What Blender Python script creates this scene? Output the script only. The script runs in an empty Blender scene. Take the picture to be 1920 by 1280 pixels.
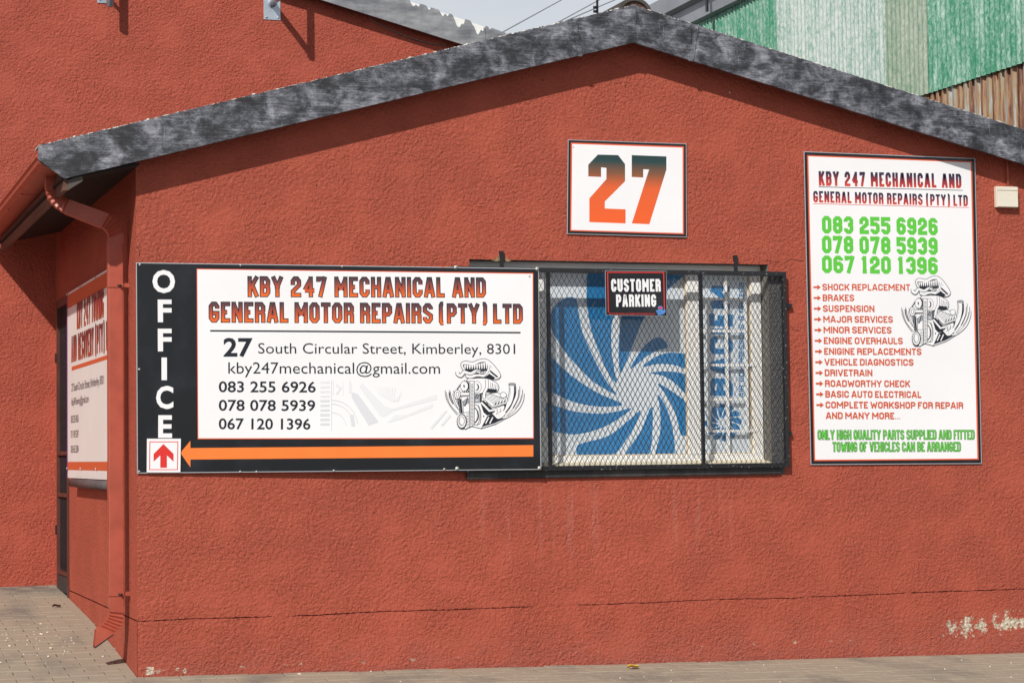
import bpy, bmesh, math, random
from mathutils import Vector, Matrix, Euler
from mathutils.geometry import tessellate_polygon
random.seed(27)
SC = bpy.context.scene
COL = SC.collection
R = math.radians

# ------------------------------------------------------------------ camera, sky, sun, exposure
CAM = Vector((-1.8863, -12.3147, 1.2349)); FPX = 4030.0
cd = bpy.data.cameras.new('camera'); cam = bpy.data.objects.new('camera', cd); COL.objects.link(cam)
cam.location = CAM; cam.rotation_euler = (1.623, 0.0124, -0.3246)
cd.lens = FPX / 1920 * 36; cd.sensor_width = 36; cd.sensor_fit = 'HORIZONTAL'; cd.clip_end = 3000
SC.camera = cam
MR = Euler((1.623, 0.0124, -0.3246)).to_matrix()
SUN = Vector((0.83, 1.0, -1.02)).normalized()
w = bpy.data.worlds.new('World'); SC.world = w; w.use_nodes = True
nt = w.node_tree; N = nt.nodes; Lk = nt.links; bg = N['Background']
sky = N.new('ShaderNodeTexSky'); sky.sky_type = 'NISHITA'; sky.sun_disc = False
sky.sun_elevation = math.asin(-SUN.z); sky.sun_rotation = math.atan2(-SUN.x, -SUN.y) % (2 * math.pi)
sky.altitude = 1200; sky.dust_density = 2.0; sky.air_density = 1.0
tc = N.new('ShaderNodeTexCoord'); mp = N.new('ShaderNodeMapping'); mp.inputs['Scale'].default_value = (1.2, 1.2, 4.5)
mp.inputs['Rotation'].default_value = (0.15, 0.1, 0.4)
nz = N.new('ShaderNodeTexNoise'); nz.inputs['Scale'].default_value = 2.2; nz.inputs['Detail'].default_value = 7; nz.inputs['Roughness'].default_value = 0.55
rp = N.new('ShaderNodeValToRGB'); rp.color_ramp.elements[0].position = 0.32; rp.color_ramp.elements[1].position = 0.68
rp.color_ramp.elements[0].color = (0.62, 0.62, 0.62, 1); rp.color_ramp.elements[1].color = (1, 1, 1, 1)
mx = N.new('ShaderNodeMix'); mx.data_type = 'RGBA'; mx.inputs[7].default_value = (14.6, 14.9, 15.4, 1)
Lk.new(tc.outputs['Generated'], mp.inputs['Vector']); Lk.new(mp.outputs['Vector'], nz.inputs['Vector']); Lk.new(nz.outputs['Fac'], rp.inputs['Fac'])
sz = N.new('ShaderNodeSeparateXYZ'); Lk.new(tc.outputs['Generated'], sz.inputs[0])
hz = N.new('ShaderNodeMapRange'); hz.inputs[1].default_value = 0.12; hz.inputs[2].default_value = 0.75; hz.inputs[3].default_value = 0.95; hz.inputs[4].default_value = 0.10; Lk.new(sz.outputs[2], hz.inputs[0])
mm = N.new('ShaderNodeMath'); mm.operation = 'MULTIPLY'; Lk.new(rp.outputs['Color'], mm.inputs[0]); Lk.new(hz.outputs[0], mm.inputs[1]); Lk.new(mm.outputs[0], mx.inputs[0]); Lk.new(sky.outputs['Color'], mx.inputs[6]); Lk.new(mx.outputs[2], bg.inputs['Color'])
bg.inputs['Strength'].default_value = 0.058
sl = bpy.data.lights.new('sun', 'SUN'); sl.energy = 4.15; sl.angle = R(0.7); sl.color = (1.0, 0.955, 0.89)
so = bpy.data.objects.new('sun', sl); COL.objects.link(so); so.rotation_euler = SUN.to_track_quat('-Z', 'Y').to_euler(); so.location = (-8, -10, 10)
SC.view_settings.view_transform = 'Standard'; SC.view_settings.look = 'None'; SC.view_settings.gamma = 1
SC.view_settings.use_curve_mapping = False; SC.view_settings.exposure = 0.0
SC.cycles.max_bounces = 6

# ------------------------------------------------------------------ helpers: photo point -> point on a real plane
def ray(px, py): return MR @ Vector(((px - 960) / FPX, -(py - 640) / FPX, -1.0))
def onplane(px, py, o, n): d = ray(px, py); return CAM + d * ((Vector(o) - CAM).dot(n) / d.dot(n))
def F(px, py, y=0.0): d = ray(px, py); return CAM + d * ((y - CAM.y) / d.y)
def S(px, py, x=0.0): d = ray(px, py); return CAM + d * ((x - CAM.x) / d.x)

def srgb(r, g, b):
    f = lambda c: (c / 255 / 12.92) if c / 255 <= 0.04045 else ((c / 255 + 0.055) / 1.055) ** 2.4
    return (f(r), f(g), f(b), 1)
def mat(name, col, rough=0.6, metal=0.0, var=0.0, vscale=6.0, bump=0.0, bscale=60.0, bdist=0.01, spec=0.5, col2=None, stretch=(1, 1, 1), detail=5.0, lo=0.35, hi=0.65):
    m = bpy.data.materials.new(name); m.use_nodes = True; t = m.node_tree; b = t.nodes['Principled BSDF']
    b.inputs['Base Color'].default_value = (*col[:3], 1); b.inputs['Roughness'].default_value = rough; b.inputs['Metallic'].default_value = metal
    b.inputs['Specular IOR Level'].default_value = spec
    t.links.new
    c = t.nodes.new('ShaderNodeTexCoord'); mpp = t.nodes.new('ShaderNodeMapping'); mpp.inputs['Scale'].default_value = stretch
    t.links.new(c.outputs['Object'], mpp.inputs['Vector'])
    if var or col2:
        n = t.nodes.new('ShaderNodeTexNoise'); n.inputs['Scale'].default_value = vscale; n.inputs['Detail'].default_value = detail
        t.links.new(mpp.outputs['Vector'], n.inputs['Vector'])
        r = t.nodes.new('ShaderNodeValToRGB'); r.color_ramp.elements[0].position = lo; r.color_ramp.elements[1].position = hi
        if col2 is None: a = [x * (1 - var) for x in col[:3]]; bb = [min(1, x * (1 + var)) for x in col[:3]]
        else: a, bb = col[:3], col2[:3]
        r.color_ramp.elements[0].color = (*a, 1); r.color_ramp.elements[1].color = (*bb, 1)
        t.links.new(n.outputs['Fac'], r.inputs['Fac']); t.links.new(r.outputs['Color'], b.inputs['Base Color'])
    if bump:
        n2 = t.nodes.new('ShaderNodeTexNoise'); n2.inputs['Scale'].default_value = bscale; n2.inputs['Detail'].default_value = 4
        t.links.new(mpp.outputs['Vector'], n2.inputs['Vector'])
        bu = t.nodes.new('ShaderNodeBump'); bu.inputs['Strength'].default_value = bump; bu.inputs['Distance'].default_value = bdist
        t.links.new(n2.outputs['Fac'], bu.inputs['Height']); t.links.new(bu.outputs['Normal'], b.inputs['Normal'])
    return m

class G:      # small node-graph helper
    def __init__(s, name):
        s.m = bpy.data.materials.new(name); s.m.use_nodes = True; s.t = s.m.node_tree; s.b = s.t.nodes['Principled BSDF']
        s.co = s.t.nodes.new('ShaderNodeTexCoord').outputs['Object']
    def n(s, kind, ins=None, **kw):
        nd = s.t.nodes.new('ShaderNode' + kind)
        for k, v in kw.items(): setattr(nd, k, v)
        for k, v in (ins or {}).items():
            if isinstance(v, bpy.types.NodeSocket): s.t.links.new(v, nd.inputs[k])
            else: nd.inputs[k].default_value = v
        return nd
    def map(s, scale=(1, 1, 1), rot=(0, 0, 0), loc=(0, 0, 0), v=None):
        return s.n('Mapping', {'Vector': v or s.co, 'Scale': scale, 'Rotation': rot, 'Location': loc}).outputs[0]
    def noise(s, v, sc, det=4, rough=0.5, dist=0.0): return s.n('TexNoise', {'Vector': v, 'Scale': sc, 'Detail': det, 'Roughness': rough, 'Distortion': dist}).outputs[0]
    def math(s, op, a, b=0.0, c=0.0, clamp=False): return s.n('Math', {0: a, 1: b, 2: c}, operation=op, use_clamp=clamp).outputs[0]
    def ramp(s, f, stops):
        r = s.n('ValToRGB', {'Fac': f}); e = r.color_ramp.elements
        while len(e) > 1: e.remove(e[-1])
        for i, (p, c) in enumerate(stops):
            q = e[0] if i == 0 else e.new(p)
            q.position = p; q.color = (*c[:3], 1) if hasattr(c, '__len__') else (c, c, c, 1)
        return r.outputs[0]
    def mix(s, f, a, b, bt='MIX'):
        nd = s.n('Mix', {0: f}, data_type='RGBA', blend_type=bt)
        for i, v in ((6, a), (7, b)):
            if isinstance(v, bpy.types.NodeSocket): s.t.links.new(v, nd.inputs[i])
            else: nd.inputs[i].default_value = (*v[:3], 1)
        return nd.outputs[2]
    def out(s, **kw):
        for k, v in kw.items():
            k = k.replace('_', ' ')
            if isinstance(v, bpy.types.NodeSocket): s.t.links.new(v, s.b.inputs[k])
            else: s.b.inputs[k].default_value = v
        return s.m

# ------------------------------------------------------------------ materials
RED = srgb(168, 80, 61)
def stucco(name, base, coarse=1.0, damage=True, smooth=0.0):
    g = G(name)
    v = g.map()
    n1 = g.noise(g.map(scale=(1, 1, 1.3)), 48 * coarse, 4, 0.62, 0.8)
    n2 = g.noise(v, 110 * coarse, 3, 0.6, 0.4)
    n3 = g.noise(v, 3.6, 4, 0.55)
    vor = g.n('TexVoronoi', {'Vector': g.n('VectorMath', {0: v, 1: g.n('TexNoise', {'Vector': v, 'Scale': 18.0}).outputs[1]}, operation='MULTIPLY_ADD').outputs[0], 'Scale': 52.0 * coarse}, feature='SMOOTH_F1')
    vm = vor.inputs['Vector'].links[0].from_node; vm.operation = 'MULTIPLY_ADD'
    for k in (0, 1, 2):
        for l in list(vm.inputs[k].links): g.t.links.remove(l)
    nn = g.n('TexNoise', {'Vector': v, 'Scale': 16.0}).outputs[1]
    g.t.links.new(nn, vm.inputs[0]); vm.inputs[1].default_value = (0.05, 0.05, 0.05); g.t.links.new(v, vm.inputs[2])
    # lumps are strong in some places and trowelled flat in others
    amt = g.ramp(n3, [(0.36, 0.5), (0.50, 0.9), (0.64, 1.15)])
    h = g.math('ADD', g.math('MULTIPLY', n1, 1.0), g.math('MULTIPLY', n2, 0.38))
    h = g.math('SUBTRACT', h, g.math('MULTIPLY', vor.outputs[0], 0.5))
    h = g.math('MULTIPLY', h, amt)
    bu = g.n('Bump', {'Height': h, 'Strength': 1.0 - smooth, 'Distance': 0.0145})
    c = g.mix(g.ramp(g.noise(v, 1.1, 5), [(0.3, 0.0), (0.7, 1.0)]), [x * 0.94 for x in base[:3]], [min(1, x * 1.09) for x in base[:3]])
    c = g.mix(g.math('MULTIPLY', g.ramp(g.noise(v, 60, 4, 0.7), [(0.45, 0.0), (0.75, 1.0)]), 0.22), c, [min(1, x * 1.35 + 0.02) for x in base[:3]])
    vs_ = g.noise(g.map(scale=(1, 1, 0.12)), 7, 5, 0.6)   # washed-down grime
    c = g.mix(g.math('MULTIPLY', g.ramp(vs_, [(0.50, 0.0), (0.78, 1.0)]), 0.08), c, [x * 0.62 for x in base[:3]])
    # faint hairline cracks and old patched areas
    pat = g.ramp(g.noise(g.map(loc=(7, 3, 2)), 2.3, 2, 0.4), [(0.56, 0.0), (0.59, 1.0)])
    c = g.mix(g.math('MULTIPLY', pat, 0.04), c, [x * 1.22 for x in base[:3]])
    if damage:
        sx = g.n('SeparateXYZ', {0: v}); X, Z = sx.outputs[0], sx.outputs[2]
        # the foot of the wall is dusty and slightly bleached, with rubbed pale spots
        low = g.math('SUBTRACT', 1.0, g.math('MULTIPLY', g.math('ADD', Z, 0.09), 3.2), clamp=True)
        c = g.mix(g.math('MULTIPLY', low, g.ramp(g.noise(g.map(scale=(1, 1, 3)), 5, 6), [(0.35, 0.1), (0.7, 0.55)])), c, srgb(150, 92, 82))
        # blistered paint by the right-hand end
        def blob(cx, cz, rx, rz):
            a = g.math('DIVIDE', g.math('SUBTRACT', X, cx), rx); b = g.math('DIVIDE', g.math('SUBTRACT', Z, cz), rz)
            return g.math('SUBTRACT', 1.0, g.math('ADD', g.math('MULTIPLY', a, a), g.math('MULTIPLY', b, b)), clamp=True)
        m1 = g.math('MAXIMUM', blob(5.34, 0.085, 0.30, 0.12), blob(5.66, 0.10, 0.28, 0.14))
        m1 = g.math('MAXIMUM', m1, g.math('MULTIPLY', blob(5.2, 0.03, 0.14, 0.035), 0.7))
        nb = g.math('MULTIPLY', g.noise(g.map(scale=(1, 1, 1.2)), 34, 8, 0.78), g.ramp(g.noise(v, 16, 5, 0.7), [(0.42, 0.5), (0.58, 1.05)]))
        m1 = g.ramp(g.math('MULTIPLY', m1, nb), [(0.335, 0.0), (0.36, 1.0)])
        m2 = g.ramp(g.math('MULTIPLY', g.math('MAXIMUM', blob(0.07, 0.032, 0.05, 0.05), blob(0.27, 0.02, 0.025, 0.03)), g.noise(v, 38, 5, 0.7)), [(0.37, 0.0), (0.40, 0.9)])
        spots = g.ramp(g.math('MULTIPLY', g.math('SUBTRACT', 1.0, g.math('MULTIPLY', g.math('ABSOLUTE', g.math('SUBTRACT', Z, 0.03)), 8.0), clamp=True), g.noise(v, 14, 5)), [(0.60, 0.0), (0.66, 1.0)])
        dm = g.math('MAXIMUM', m1, g.math('MAXIMUM', m2, g.math('MULTIPLY', spots, 0.6)))
        c = g.mix(dm, c, g.mix(g.ramp(g.noise(v, 55, 5, .7), [(.4, 0.0), (.6, 1.0)]), srgb(140, 122, 96), srgb(226, 216, 198)))
        # pale run-off streaks below the window
        st = g.noise(g.map(scale=(1, 1, 0.035)), 22, 3, 0.6)
        win = g.math('MULTIPLY', blob(3.0, 0.85, 1.5, 0.42), g.ramp(st, [(0.56, 0.0), (0.70, 1.0)]))
        c = g.mix(g.math('MULTIPLY', win, 0.09), c, srgb(215, 180, 170))
    return g.out(Base_Color=c, Roughness=0.72, Normal=bu.outputs[0], Specular_IOR_Level=0.35)
M_WALL = stucco('red_stucco', RED)
M_WALLB = stucco('red_stucco_rear', srgb(172, 81, 63), 1.0, False)
M_SIDE = stucco('red_stucco_side', RED, 0.9, False, 0.1)
M_REDP = mat('red_gloss_paint', srgb(166, 80, 62), 0.45, var=0.10, vscale=9, bump=0.15, bscale=30, bdist=0.004)
M_REVEAL = mat('grey_reveal_plaster', srgb(112, 110, 104), 0.8, var=0.12, vscale=12, bump=0.3, bscale=60)
M_SURR = stucco('grey_painted_surround', srgb(92, 92, 93), 1.0, False)
M_SILL = mat('black_sill_paint', srgb(42, 42, 44), 0.6, col2=srgb(66, 66, 66), vscale=14, stretch=(1, 1, 0.1), lo=0.45, hi=0.7, bump=0.25, bscale=50)
M_BLACK = mat('black_metal_paint', srgb(26, 27, 31), 0.45, var=0.25, vscale=30, bump=0.35, bscale=90, bdist=0.003, detail=8)
M_CHIP = mat('chipped_black_metal', srgb(30, 31, 35), 0.5, col2=srgb(150, 150, 150), vscale=55, lo=0.63, hi=0.70, detail=8, bump=0.3, bscale=80, bdist=0.003)
M_MESH = mat('black_mesh_wire', srgb(34, 36, 40), 0.4, col2=srgb(96, 92, 86), vscale=30, lo=0.55, hi=0.75)
M_WHITEF = mat('white_window_enamel', srgb(238, 238, 236), 0.35, col2=srgb(226, 220, 206), vscale=7, lo=0.55, hi=0.8)
M_PUTTY = mat('cream_putty', srgb(214, 196, 168), 0.7, var=0.1, vscale=30)
M_DARK = mat('dark_interior', (0.02, 0.02, 0.022), 0.9)
M_TIMBER = mat('brown_timber', srgb(98, 66, 54), 0.8, var=0.3, vscale=5, stretch=(1, 0.2, 8), bump=0.3, bscale=20)
M_UNDER = mat('dark_roof_underside', srgb(24, 19, 18), 0.9, var=0.3)
M_WPAINT = mat('sign_white', srgb(236, 236, 238), 0.34, var=0.02, vscale=1.6)
M_SBLACK = mat('sign_black', srgb(14, 16, 21), 0.24, col2=srgb(34, 37, 44), vscale=5, lo=0.5, hi=0.8, detail=9)
M_SORANGE = mat('sign_orange', srgb(240, 126, 52), 0.4, var=0.03, vscale=8)
M_SRED = mat('sign_red', srgb(214, 48, 42), 0.4)
M_SREDO = mat('sign_orange_red', srgb(226, 92, 50), 0.4)
M_SERV = mat('sign_brick_orange', srgb(206, 84, 44), 0.45)
M_GREEN = mat('sign_green', srgb(92, 196, 62), 0.45)
M_DKGREEN = mat('sign_dark_green', srgb(36, 84, 30), 0.5)
M_INK = mat('sign_ink', srgb(26, 30, 40), 0.4)
M_GREY = mat('sign_grey', srgb(150, 154, 160), 0.5)
M_FAINT = mat('sign_faint_grey', srgb(215, 216, 222), 0.5)
M_FAINT2 = mat('sign_fainter_grey', srgb(226, 227, 231), 0.5)
M_BLUE = mat('banner_blue', srgb(34, 128, 190), 0.5, var=0.05, vscale=3)
M_BANNER = mat('banner_white', srgb(230, 235, 243), 0.6, var=0.03, vscale=2.0)
M_STEEL = mat('galvanised_steel', srgb(186, 196, 208), 0.35, metal=0.5, var=0.1, vscale=20, detail=8)
M_SCREW = mat('screw_zinc', srgb(196, 196, 190), 0.4, metal=0.4, var=0.2, vscale=200)
M_ALU = mat('sign_edge_aluminium', srgb(200, 202, 206), 0.4, metal=0.6)
M_CREAM = mat('cream_plastic', srgb(222, 215, 198), 0.45, var=0.04, vscale=8)
M_CREAMD = mat('cream_plastic_shaded_lid', srgb(208, 198, 172), 0.5)
M_GREYF = mat('grey_flashing', srgb(150, 153, 160), 0.5, var=0.12, vscale=2.5, metal=0.2, bump=0.1, bscale=3)
M_WIRE = mat('grey_wire', srgb(120, 112, 106), 0.6)
M_LEAF = mat('yellow_leaf', srgb(214, 168, 40), 0.6, var=0.15, vscale=60)
M_LEAFB = mat('dry_brown_leaf', srgb(84, 52, 34), 0.8, var=0.3, vscale=60)
M_FLECK = mat('white_paint_fleck', srgb(226, 216, 202), 0.8, var=0.1, vscale=40)
M_SAND = mat('joint_sand', srgb(92, 80, 68), 0.95, var=0.25, vscale=14)
M_STREET = mat('street_asphalt', (0.16, 0.14, 0.125), 0.9, var=0.2, vscale=3, bump=0.3, bscale=80)

def fascia_mat():
    g = G('brushed_black_fascia')
    v = g.map()
    blot = g.noise(g.map(scale=(1, 1, 1.25), loc=(1.1, 0, 0)), 6.2, 8, 0.62, 0.5)
    strk = g.noise(g.map(scale=(0.35, 1, 6.5), rot=(0, 0.24, 0)), 22, 6, 0.7)
    fine = g.noise(g.map(scale=(.6, 1, 1.6), rot=(0, .24, 0)), 150, 5, 0.85)
    swirl = g.noise(g.map(scale=(.7, 1, 1.3), rot=(0, .5, 0), loc=(3, 0, 1)), 15, 5, 0.62, 1.2)
    f = g.math('ADD', g.math('MULTIPLY', blot, 0.44), g.math('ADD', g.math('MULTIPLY', strk, 0.20), g.math('ADD', g.math('MULTIPLY', swirl, 0.24), g.math('MULTIPLY', fine, 0.30))))
    f = g.math('SUBTRACT', f, 0.058)
    c = g.ramp(f, [(0.46, srgb(34, 35, 40)), (0.51, srgb(60, 62, 68)), (0.56, srgb(98, 100, 108)), (0.61, srgb(134, 136, 144)), (0.67, srgb(166, 168, 176))])
    scr = g.ramp(g.noise(g.map(scale=(8, 1, 0.6), rot=(0, 0.4, 0)), 9, 2, 0.5), [(0.73, 0.0), (0.76, 1.0)])
    c = g.mix(g.math('MULTIPLY', scr, 0.22), c, srgb(175, 178, 182))
    h = g.math('ADD', strk, g.math('MULTIPLY', fine, 0.8))
    bu = g.n('Bump', {'Height': h, 'Strength': 0.5, 'Distance': 0.004})
    return g.out(Base_Color=c, Roughness=0.55, Normal=bu.outputs[0])
M_FASC = fascia_mat()
def flaky():
    g = G('flaking_white_edge')
    v = g.map()
    c = g.ramp(g.noise(v, 45, 6, 0.7), [(0.46, srgb(70, 70, 74)), (0.54, srgb(232, 228, 218))])
    return g.out(Base_Color=c, Roughness=0.8)
M_FLAKE = flaky()
def rear_fascia():
    g = G('weathered_grey_fascia')
    c = g.ramp(g.noise(g.map(scale=(1, 1, 3)), 4, 7, 0.65), [(0.35, srgb(104, 106, 112)), (0.7, srgb(162, 164, 168))])
    c = g.mix(g.ramp(g.noise(g.map(scale=(7, 1, 0.7)), 6, 4, 0.6), [(0.55, 0.0), (0.8, 0.4)]), c, srgb(84, 86, 92))
    return g.out(Base_Color=c, Roughness=0.7)
M_RFASC = rear_fascia()
def cladding(name, c1, c2, lo, hi):
    g = G(name)
    v = g.map(scale=(1, 1, 0.45))
    n = g.noise(v, 46, 8, 0.8, 0.6); n2 = g.noise(g.map(scale=(1, 1, 0.2)), 9, 3); n3 = g.noise(g.map(scale=(1, 1, 0.12)), 3, 3)
    f = g.math('ADD', g.math('MULTIPLY', n, 0.7), g.math('ADD', g.math('MULTIPLY', n2, 0.22), g.math('MULTIPLY', n3, 0.12)))
    c = g.ramp(f, [(lo, c1), (hi, c2)])
    bu = g.n('Bump', {'Height': n, 'Strength': 0.4, 'Distance': 0.004})
    return g.out(Base_Color=c, Roughness=0.6, Normal=bu.outputs[0])
GRN, PAL = srgb(46, 150, 108), srgb(206, 220, 210)
M_CL_G = cladding('green_fibreglass', srgb(52, 134, 102), srgb(176, 204, 190), 0.47, 0.64)
M_CL_G2 = cladding('green_weathered_fibreglass', srgb(52, 136, 104), srgb(172, 192, 182), 0.47, 0.64)
M_CL_P = cladding('pale_bleached_fibreglass', srgb(104, 152, 132), srgb(200, 208, 204), 0.41, 0.57)
M_CL_P2 = cladding('pale_olive_fibreglass', srgb(104, 138, 114), srgb(176, 184, 168), 0.43, 0.62)
def rust():
    g = G('rust_streaked_sheet')
    y = g.n('SeparateXYZ', {0: g.co}).outputs[1]
    n = g.noise(g.map(scale=(1, 1, 0.06)), 13, 4, 0.6)
    n2 = g.noise(g.map(scale=(1, 1, 0.10), loc=(0, 5, 0)), 42, 4, 0.7)
    c = g.ramp(g.math('ADD', g.math('MULTIPLY', n, 0.6), g.math('MULTIPLY', n2, 0.4)), [(0.40, srgb(170, 176, 182)), (0.455, srgb(150, 140, 120)), (0.505, srgb(160, 124, 90)), (0.57, srgb(110, 66, 48)), (0.66, srgb(56, 34, 30))])
    return g.out(Base_Color=c, Roughness=0.7)
M_RUST = rust()
def paver_mat(name, c1, c2):
    g = G(name)
    wpos = g.n('NewGeometry').outputs['Position']
    st = g.noise(g.map(v=wpos, scale=(1, 0.5, 1)), 2.2, 6, 0.65)
    fn = g.noise(g.map(v=wpos), 90, 5, 0.75)
    rnd = g.n('ObjectInfo').outputs['Random']
    c = g.mix(fn, c1, c2)
    c = g.mix(g.math('MULTIPLY', rnd, 0.45), c, srgb(156, 138, 122))
    c = g.mix(g.ramp(st, [(0.52, 0.0), (0.72, 0.62)]), c, srgb(96, 92, 90))
    # darker, mottled band towards the rear wall
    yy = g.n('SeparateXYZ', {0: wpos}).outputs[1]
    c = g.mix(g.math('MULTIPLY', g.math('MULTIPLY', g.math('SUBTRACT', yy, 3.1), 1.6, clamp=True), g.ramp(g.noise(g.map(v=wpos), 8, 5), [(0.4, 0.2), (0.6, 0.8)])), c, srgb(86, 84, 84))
    bu = g.n('Bump', {'Height': fn, 'Strength': 0.4, 'Distance': 0.003})
    return g.out(Base_Color=c, Roughness=0.9, Normal=bu.outputs[0])
M_PAV = paver_mat('clay_paver', srgb(126, 117, 100), srgb(176, 164, 144))
def gradient(name, stops):
    m = bpy.data.materials.new(name); m.use_nodes = True; t = m.node_tree; b = t.nodes['Principled BSDF']
    c = t.nodes.new('ShaderNodeTexCoord'); s = t.nodes.new('ShaderNodeSeparateXYZ'); r = t.nodes.new('ShaderNodeValToRGB')
    t.links.new(c.outputs['Generated'], s.inputs[0]); t.links.new(s.outputs[2], r.inputs[0]); t.links.new(r.outputs[0], b.inputs['Base Color'])
    e = r.color_ramp.elements; e[0].position, e[0].color = stops[0]; e[1].position, e[1].color = stops[-1]
    for p, cc in stops[1:-1]: q = e.new(p); q.color = cc
    b.inputs['Roughness'].default_value = 0.4
    return m
M_GR_MAIN = gradient('sign_gradient_orange', [(0.0, srgb(240, 110, 30)), (0.35, srgb(200, 84, 40)), (0.75, srgb(110, 62, 62)), (1.0, srgb(50, 50, 62))])
M_GR_SERV = gradient('sign_gradient_red', [(0.0, srgb(216, 74, 50)), (0.35, srgb(168, 50, 50)), (0.75, srgb(62, 36, 66)), (1.0, srgb(22, 26, 50))])
M_GR_27 = gradient('sign_gradient_27', [(0.0, srgb(236, 96, 38)), (0.52, srgb(222, 96, 46)), (0.72, srgb(132, 84, 56)), (0.9, srgb(38, 66, 66)), (1.0, srgb(30, 58, 58))])
M_GR_BAN = gradient('banner_gradient', [(0.0, srgb(196, 88, 50)), (0.5, srgb(168, 60, 50)), (1.0, srgb(110, 46, 56))])

# ------------------------------------------------------------------ object helpers
def tag(o, label=None, cat=None, group=None, kind=None):
    if label: o['label'] = label
    if cat: o['category'] = cat
    if group: o['group'] = group
    if kind: o['kind'] = kind
    return o
def thing(name, loc, label, cat, group=None, kind=None):
    o = bpy.data.objects.new(name, None); COL.objects.link(o); o.location = loc; o.empty_display_size = 0.1
    return tag(o, label, cat, group, kind)
WLOC = {}
def wl(o):
    v = Vector((0, 0, 0))
    while o: v += o.location; o = o.parent
    return v
class MB:
    def __init__(s): s.v = []; s.f = []; s.m = []; s.sm = []
    def add(s, vs, fs, mi=0, smooth=False):
        b = len(s.v); s.v += [Vector(p) for p in vs]
        for f in fs: s.f.append([b + i for i in f]); s.m.append(mi); s.sm.append(smooth)
        return s
    def box(s, a, b, mi=0):
        x0, y0, z0 = [min(p, q) for p, q in zip(a, b)]; x1, y1, z1 = [max(p, q) for p, q in zip(a, b)]
        return s.add([(x0, y0, z0), (x1, y0, z0), (x1, y1, z0), (x0, y1, z0), (x0, y0, z1), (x1, y0, z1), (x1, y1, z1), (x0, y1, z1)],
                     [(0, 3, 2, 1), (4, 5, 6, 7), (0, 1, 5, 4), (1, 2, 6, 5), (2, 3, 7, 6), (3, 0, 4, 7)], mi)
    def hexa(s, p, mi=0):   # 8 corners: bottom ring 0-3, top ring 4-7
        return s.add(p, [(0, 3, 2, 1), (4, 5, 6, 7), (0, 1, 5, 4), (1, 2, 6, 5), (2, 3, 7, 6), (3, 0, 4, 7)], mi)
    def prism(s, poly, off, mi=0, caps=True):   # poly: 3D points, extruded by vector off
        off = Vector(off); n = len(poly); P = [Vector(p) for p in poly]
        vs = P + [p + off for p in P]; fs = [(i, (i + 1) % n, n + (i + 1) % n, n + i) for i in range(n)]
        if caps:
            for t in tessellate_polygon([P]): fs.append(tuple(t)); fs.append(tuple(n + i for i in reversed(t)))
        return s.add(vs, fs, mi)
    def tube(s, pts, r, k=8, mi=0, smooth=True, caps=True):
        P = [Vector(p) for p in pts]; vs = []; fs = []
        up = None
        for i, p in enumerate(P):
            d = ((P[min(i + 1, len(P) - 1)] - P[max(i - 1, 0)])).normalized()
            if up is None:
                a = Vector((0, 0, 1)) if abs(d.z) < 0.9 else Vector((1, 0, 0)); up = (a - d * a.dot(d)).normalized()
            else: up = (up - d * up.dot(d)).normalized()
            q = d.cross(up); rr = r[i] if hasattr(r, '__len__') else r
            for j in range(k):
                t = 2 * math.pi * j / k; vs.append(p + up * (math.cos(t) * rr) + q * (math.sin(t) * rr))
        for i in range(len(P) - 1):
            for j in range(k): fs.append((i * k + j, i * k + (j + 1) % k, (i + 1) * k + (j + 1) % k, (i + 1) * k + j))
        if caps: fs += [tuple(reversed(range(k))), tuple(range((len(P) - 1) * k, len(P) * k))]
        return s.add(vs, fs, mi, smooth)
    def build(s, name, mats, parent=None, loc=None, label=None, bevel=0, autofix=True):
        if not isinstance(mats, (list, tuple)): mats = [mats]
        o0 = wl(parent) if parent else Vector((0, 0, 0))
        org = Vector(loc) if loc is not None else (o0 if parent else Vector((0, 0, 0)))
        me = bpy.data.meshes.new(name); me.from_pydata([p - org for p in s.v], [], s.f)
        for m in mats: me.materials.append(m)
        me.polygons.foreach_set('material_index', s.m); me.polygons.foreach_set('use_smooth', s.sm)
        if autofix:
            bm = bmesh.new(); bm.from_mesh(me); bmesh.ops.recalc_face_normals(bm, faces=bm.faces)
            if bevel:
                es = [e for e in bm.edges if len(e.link_faces) == 2 and e.calc_face_angle(0) > 0.6]
                bmesh.ops.bevel(bm, geom=es, offset=bevel, segments=2, profile=0.6, affect='EDGES', clamp_overlap=True)
            bm.to_mesh(me); bm.free()
        me.update()
        o = bpy.data.objects.new(name, me); COL.objects.link(o)
        if parent: o.parent = parent; o.location = org - o0
        else: o.location = org
        if label: o['label'] = label
        return o
def copyobj(o, loc, parent=None, rot=None, label=None):
    c = o.copy(); COL.objects.link(c); c.parent = parent
    c.location = Vector(loc) - (wl(parent) if parent else Vector((0, 0, 0)))
    if rot is not None: c.rotation_euler = rot
    if label: c['label'] = label
    return c

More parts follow.
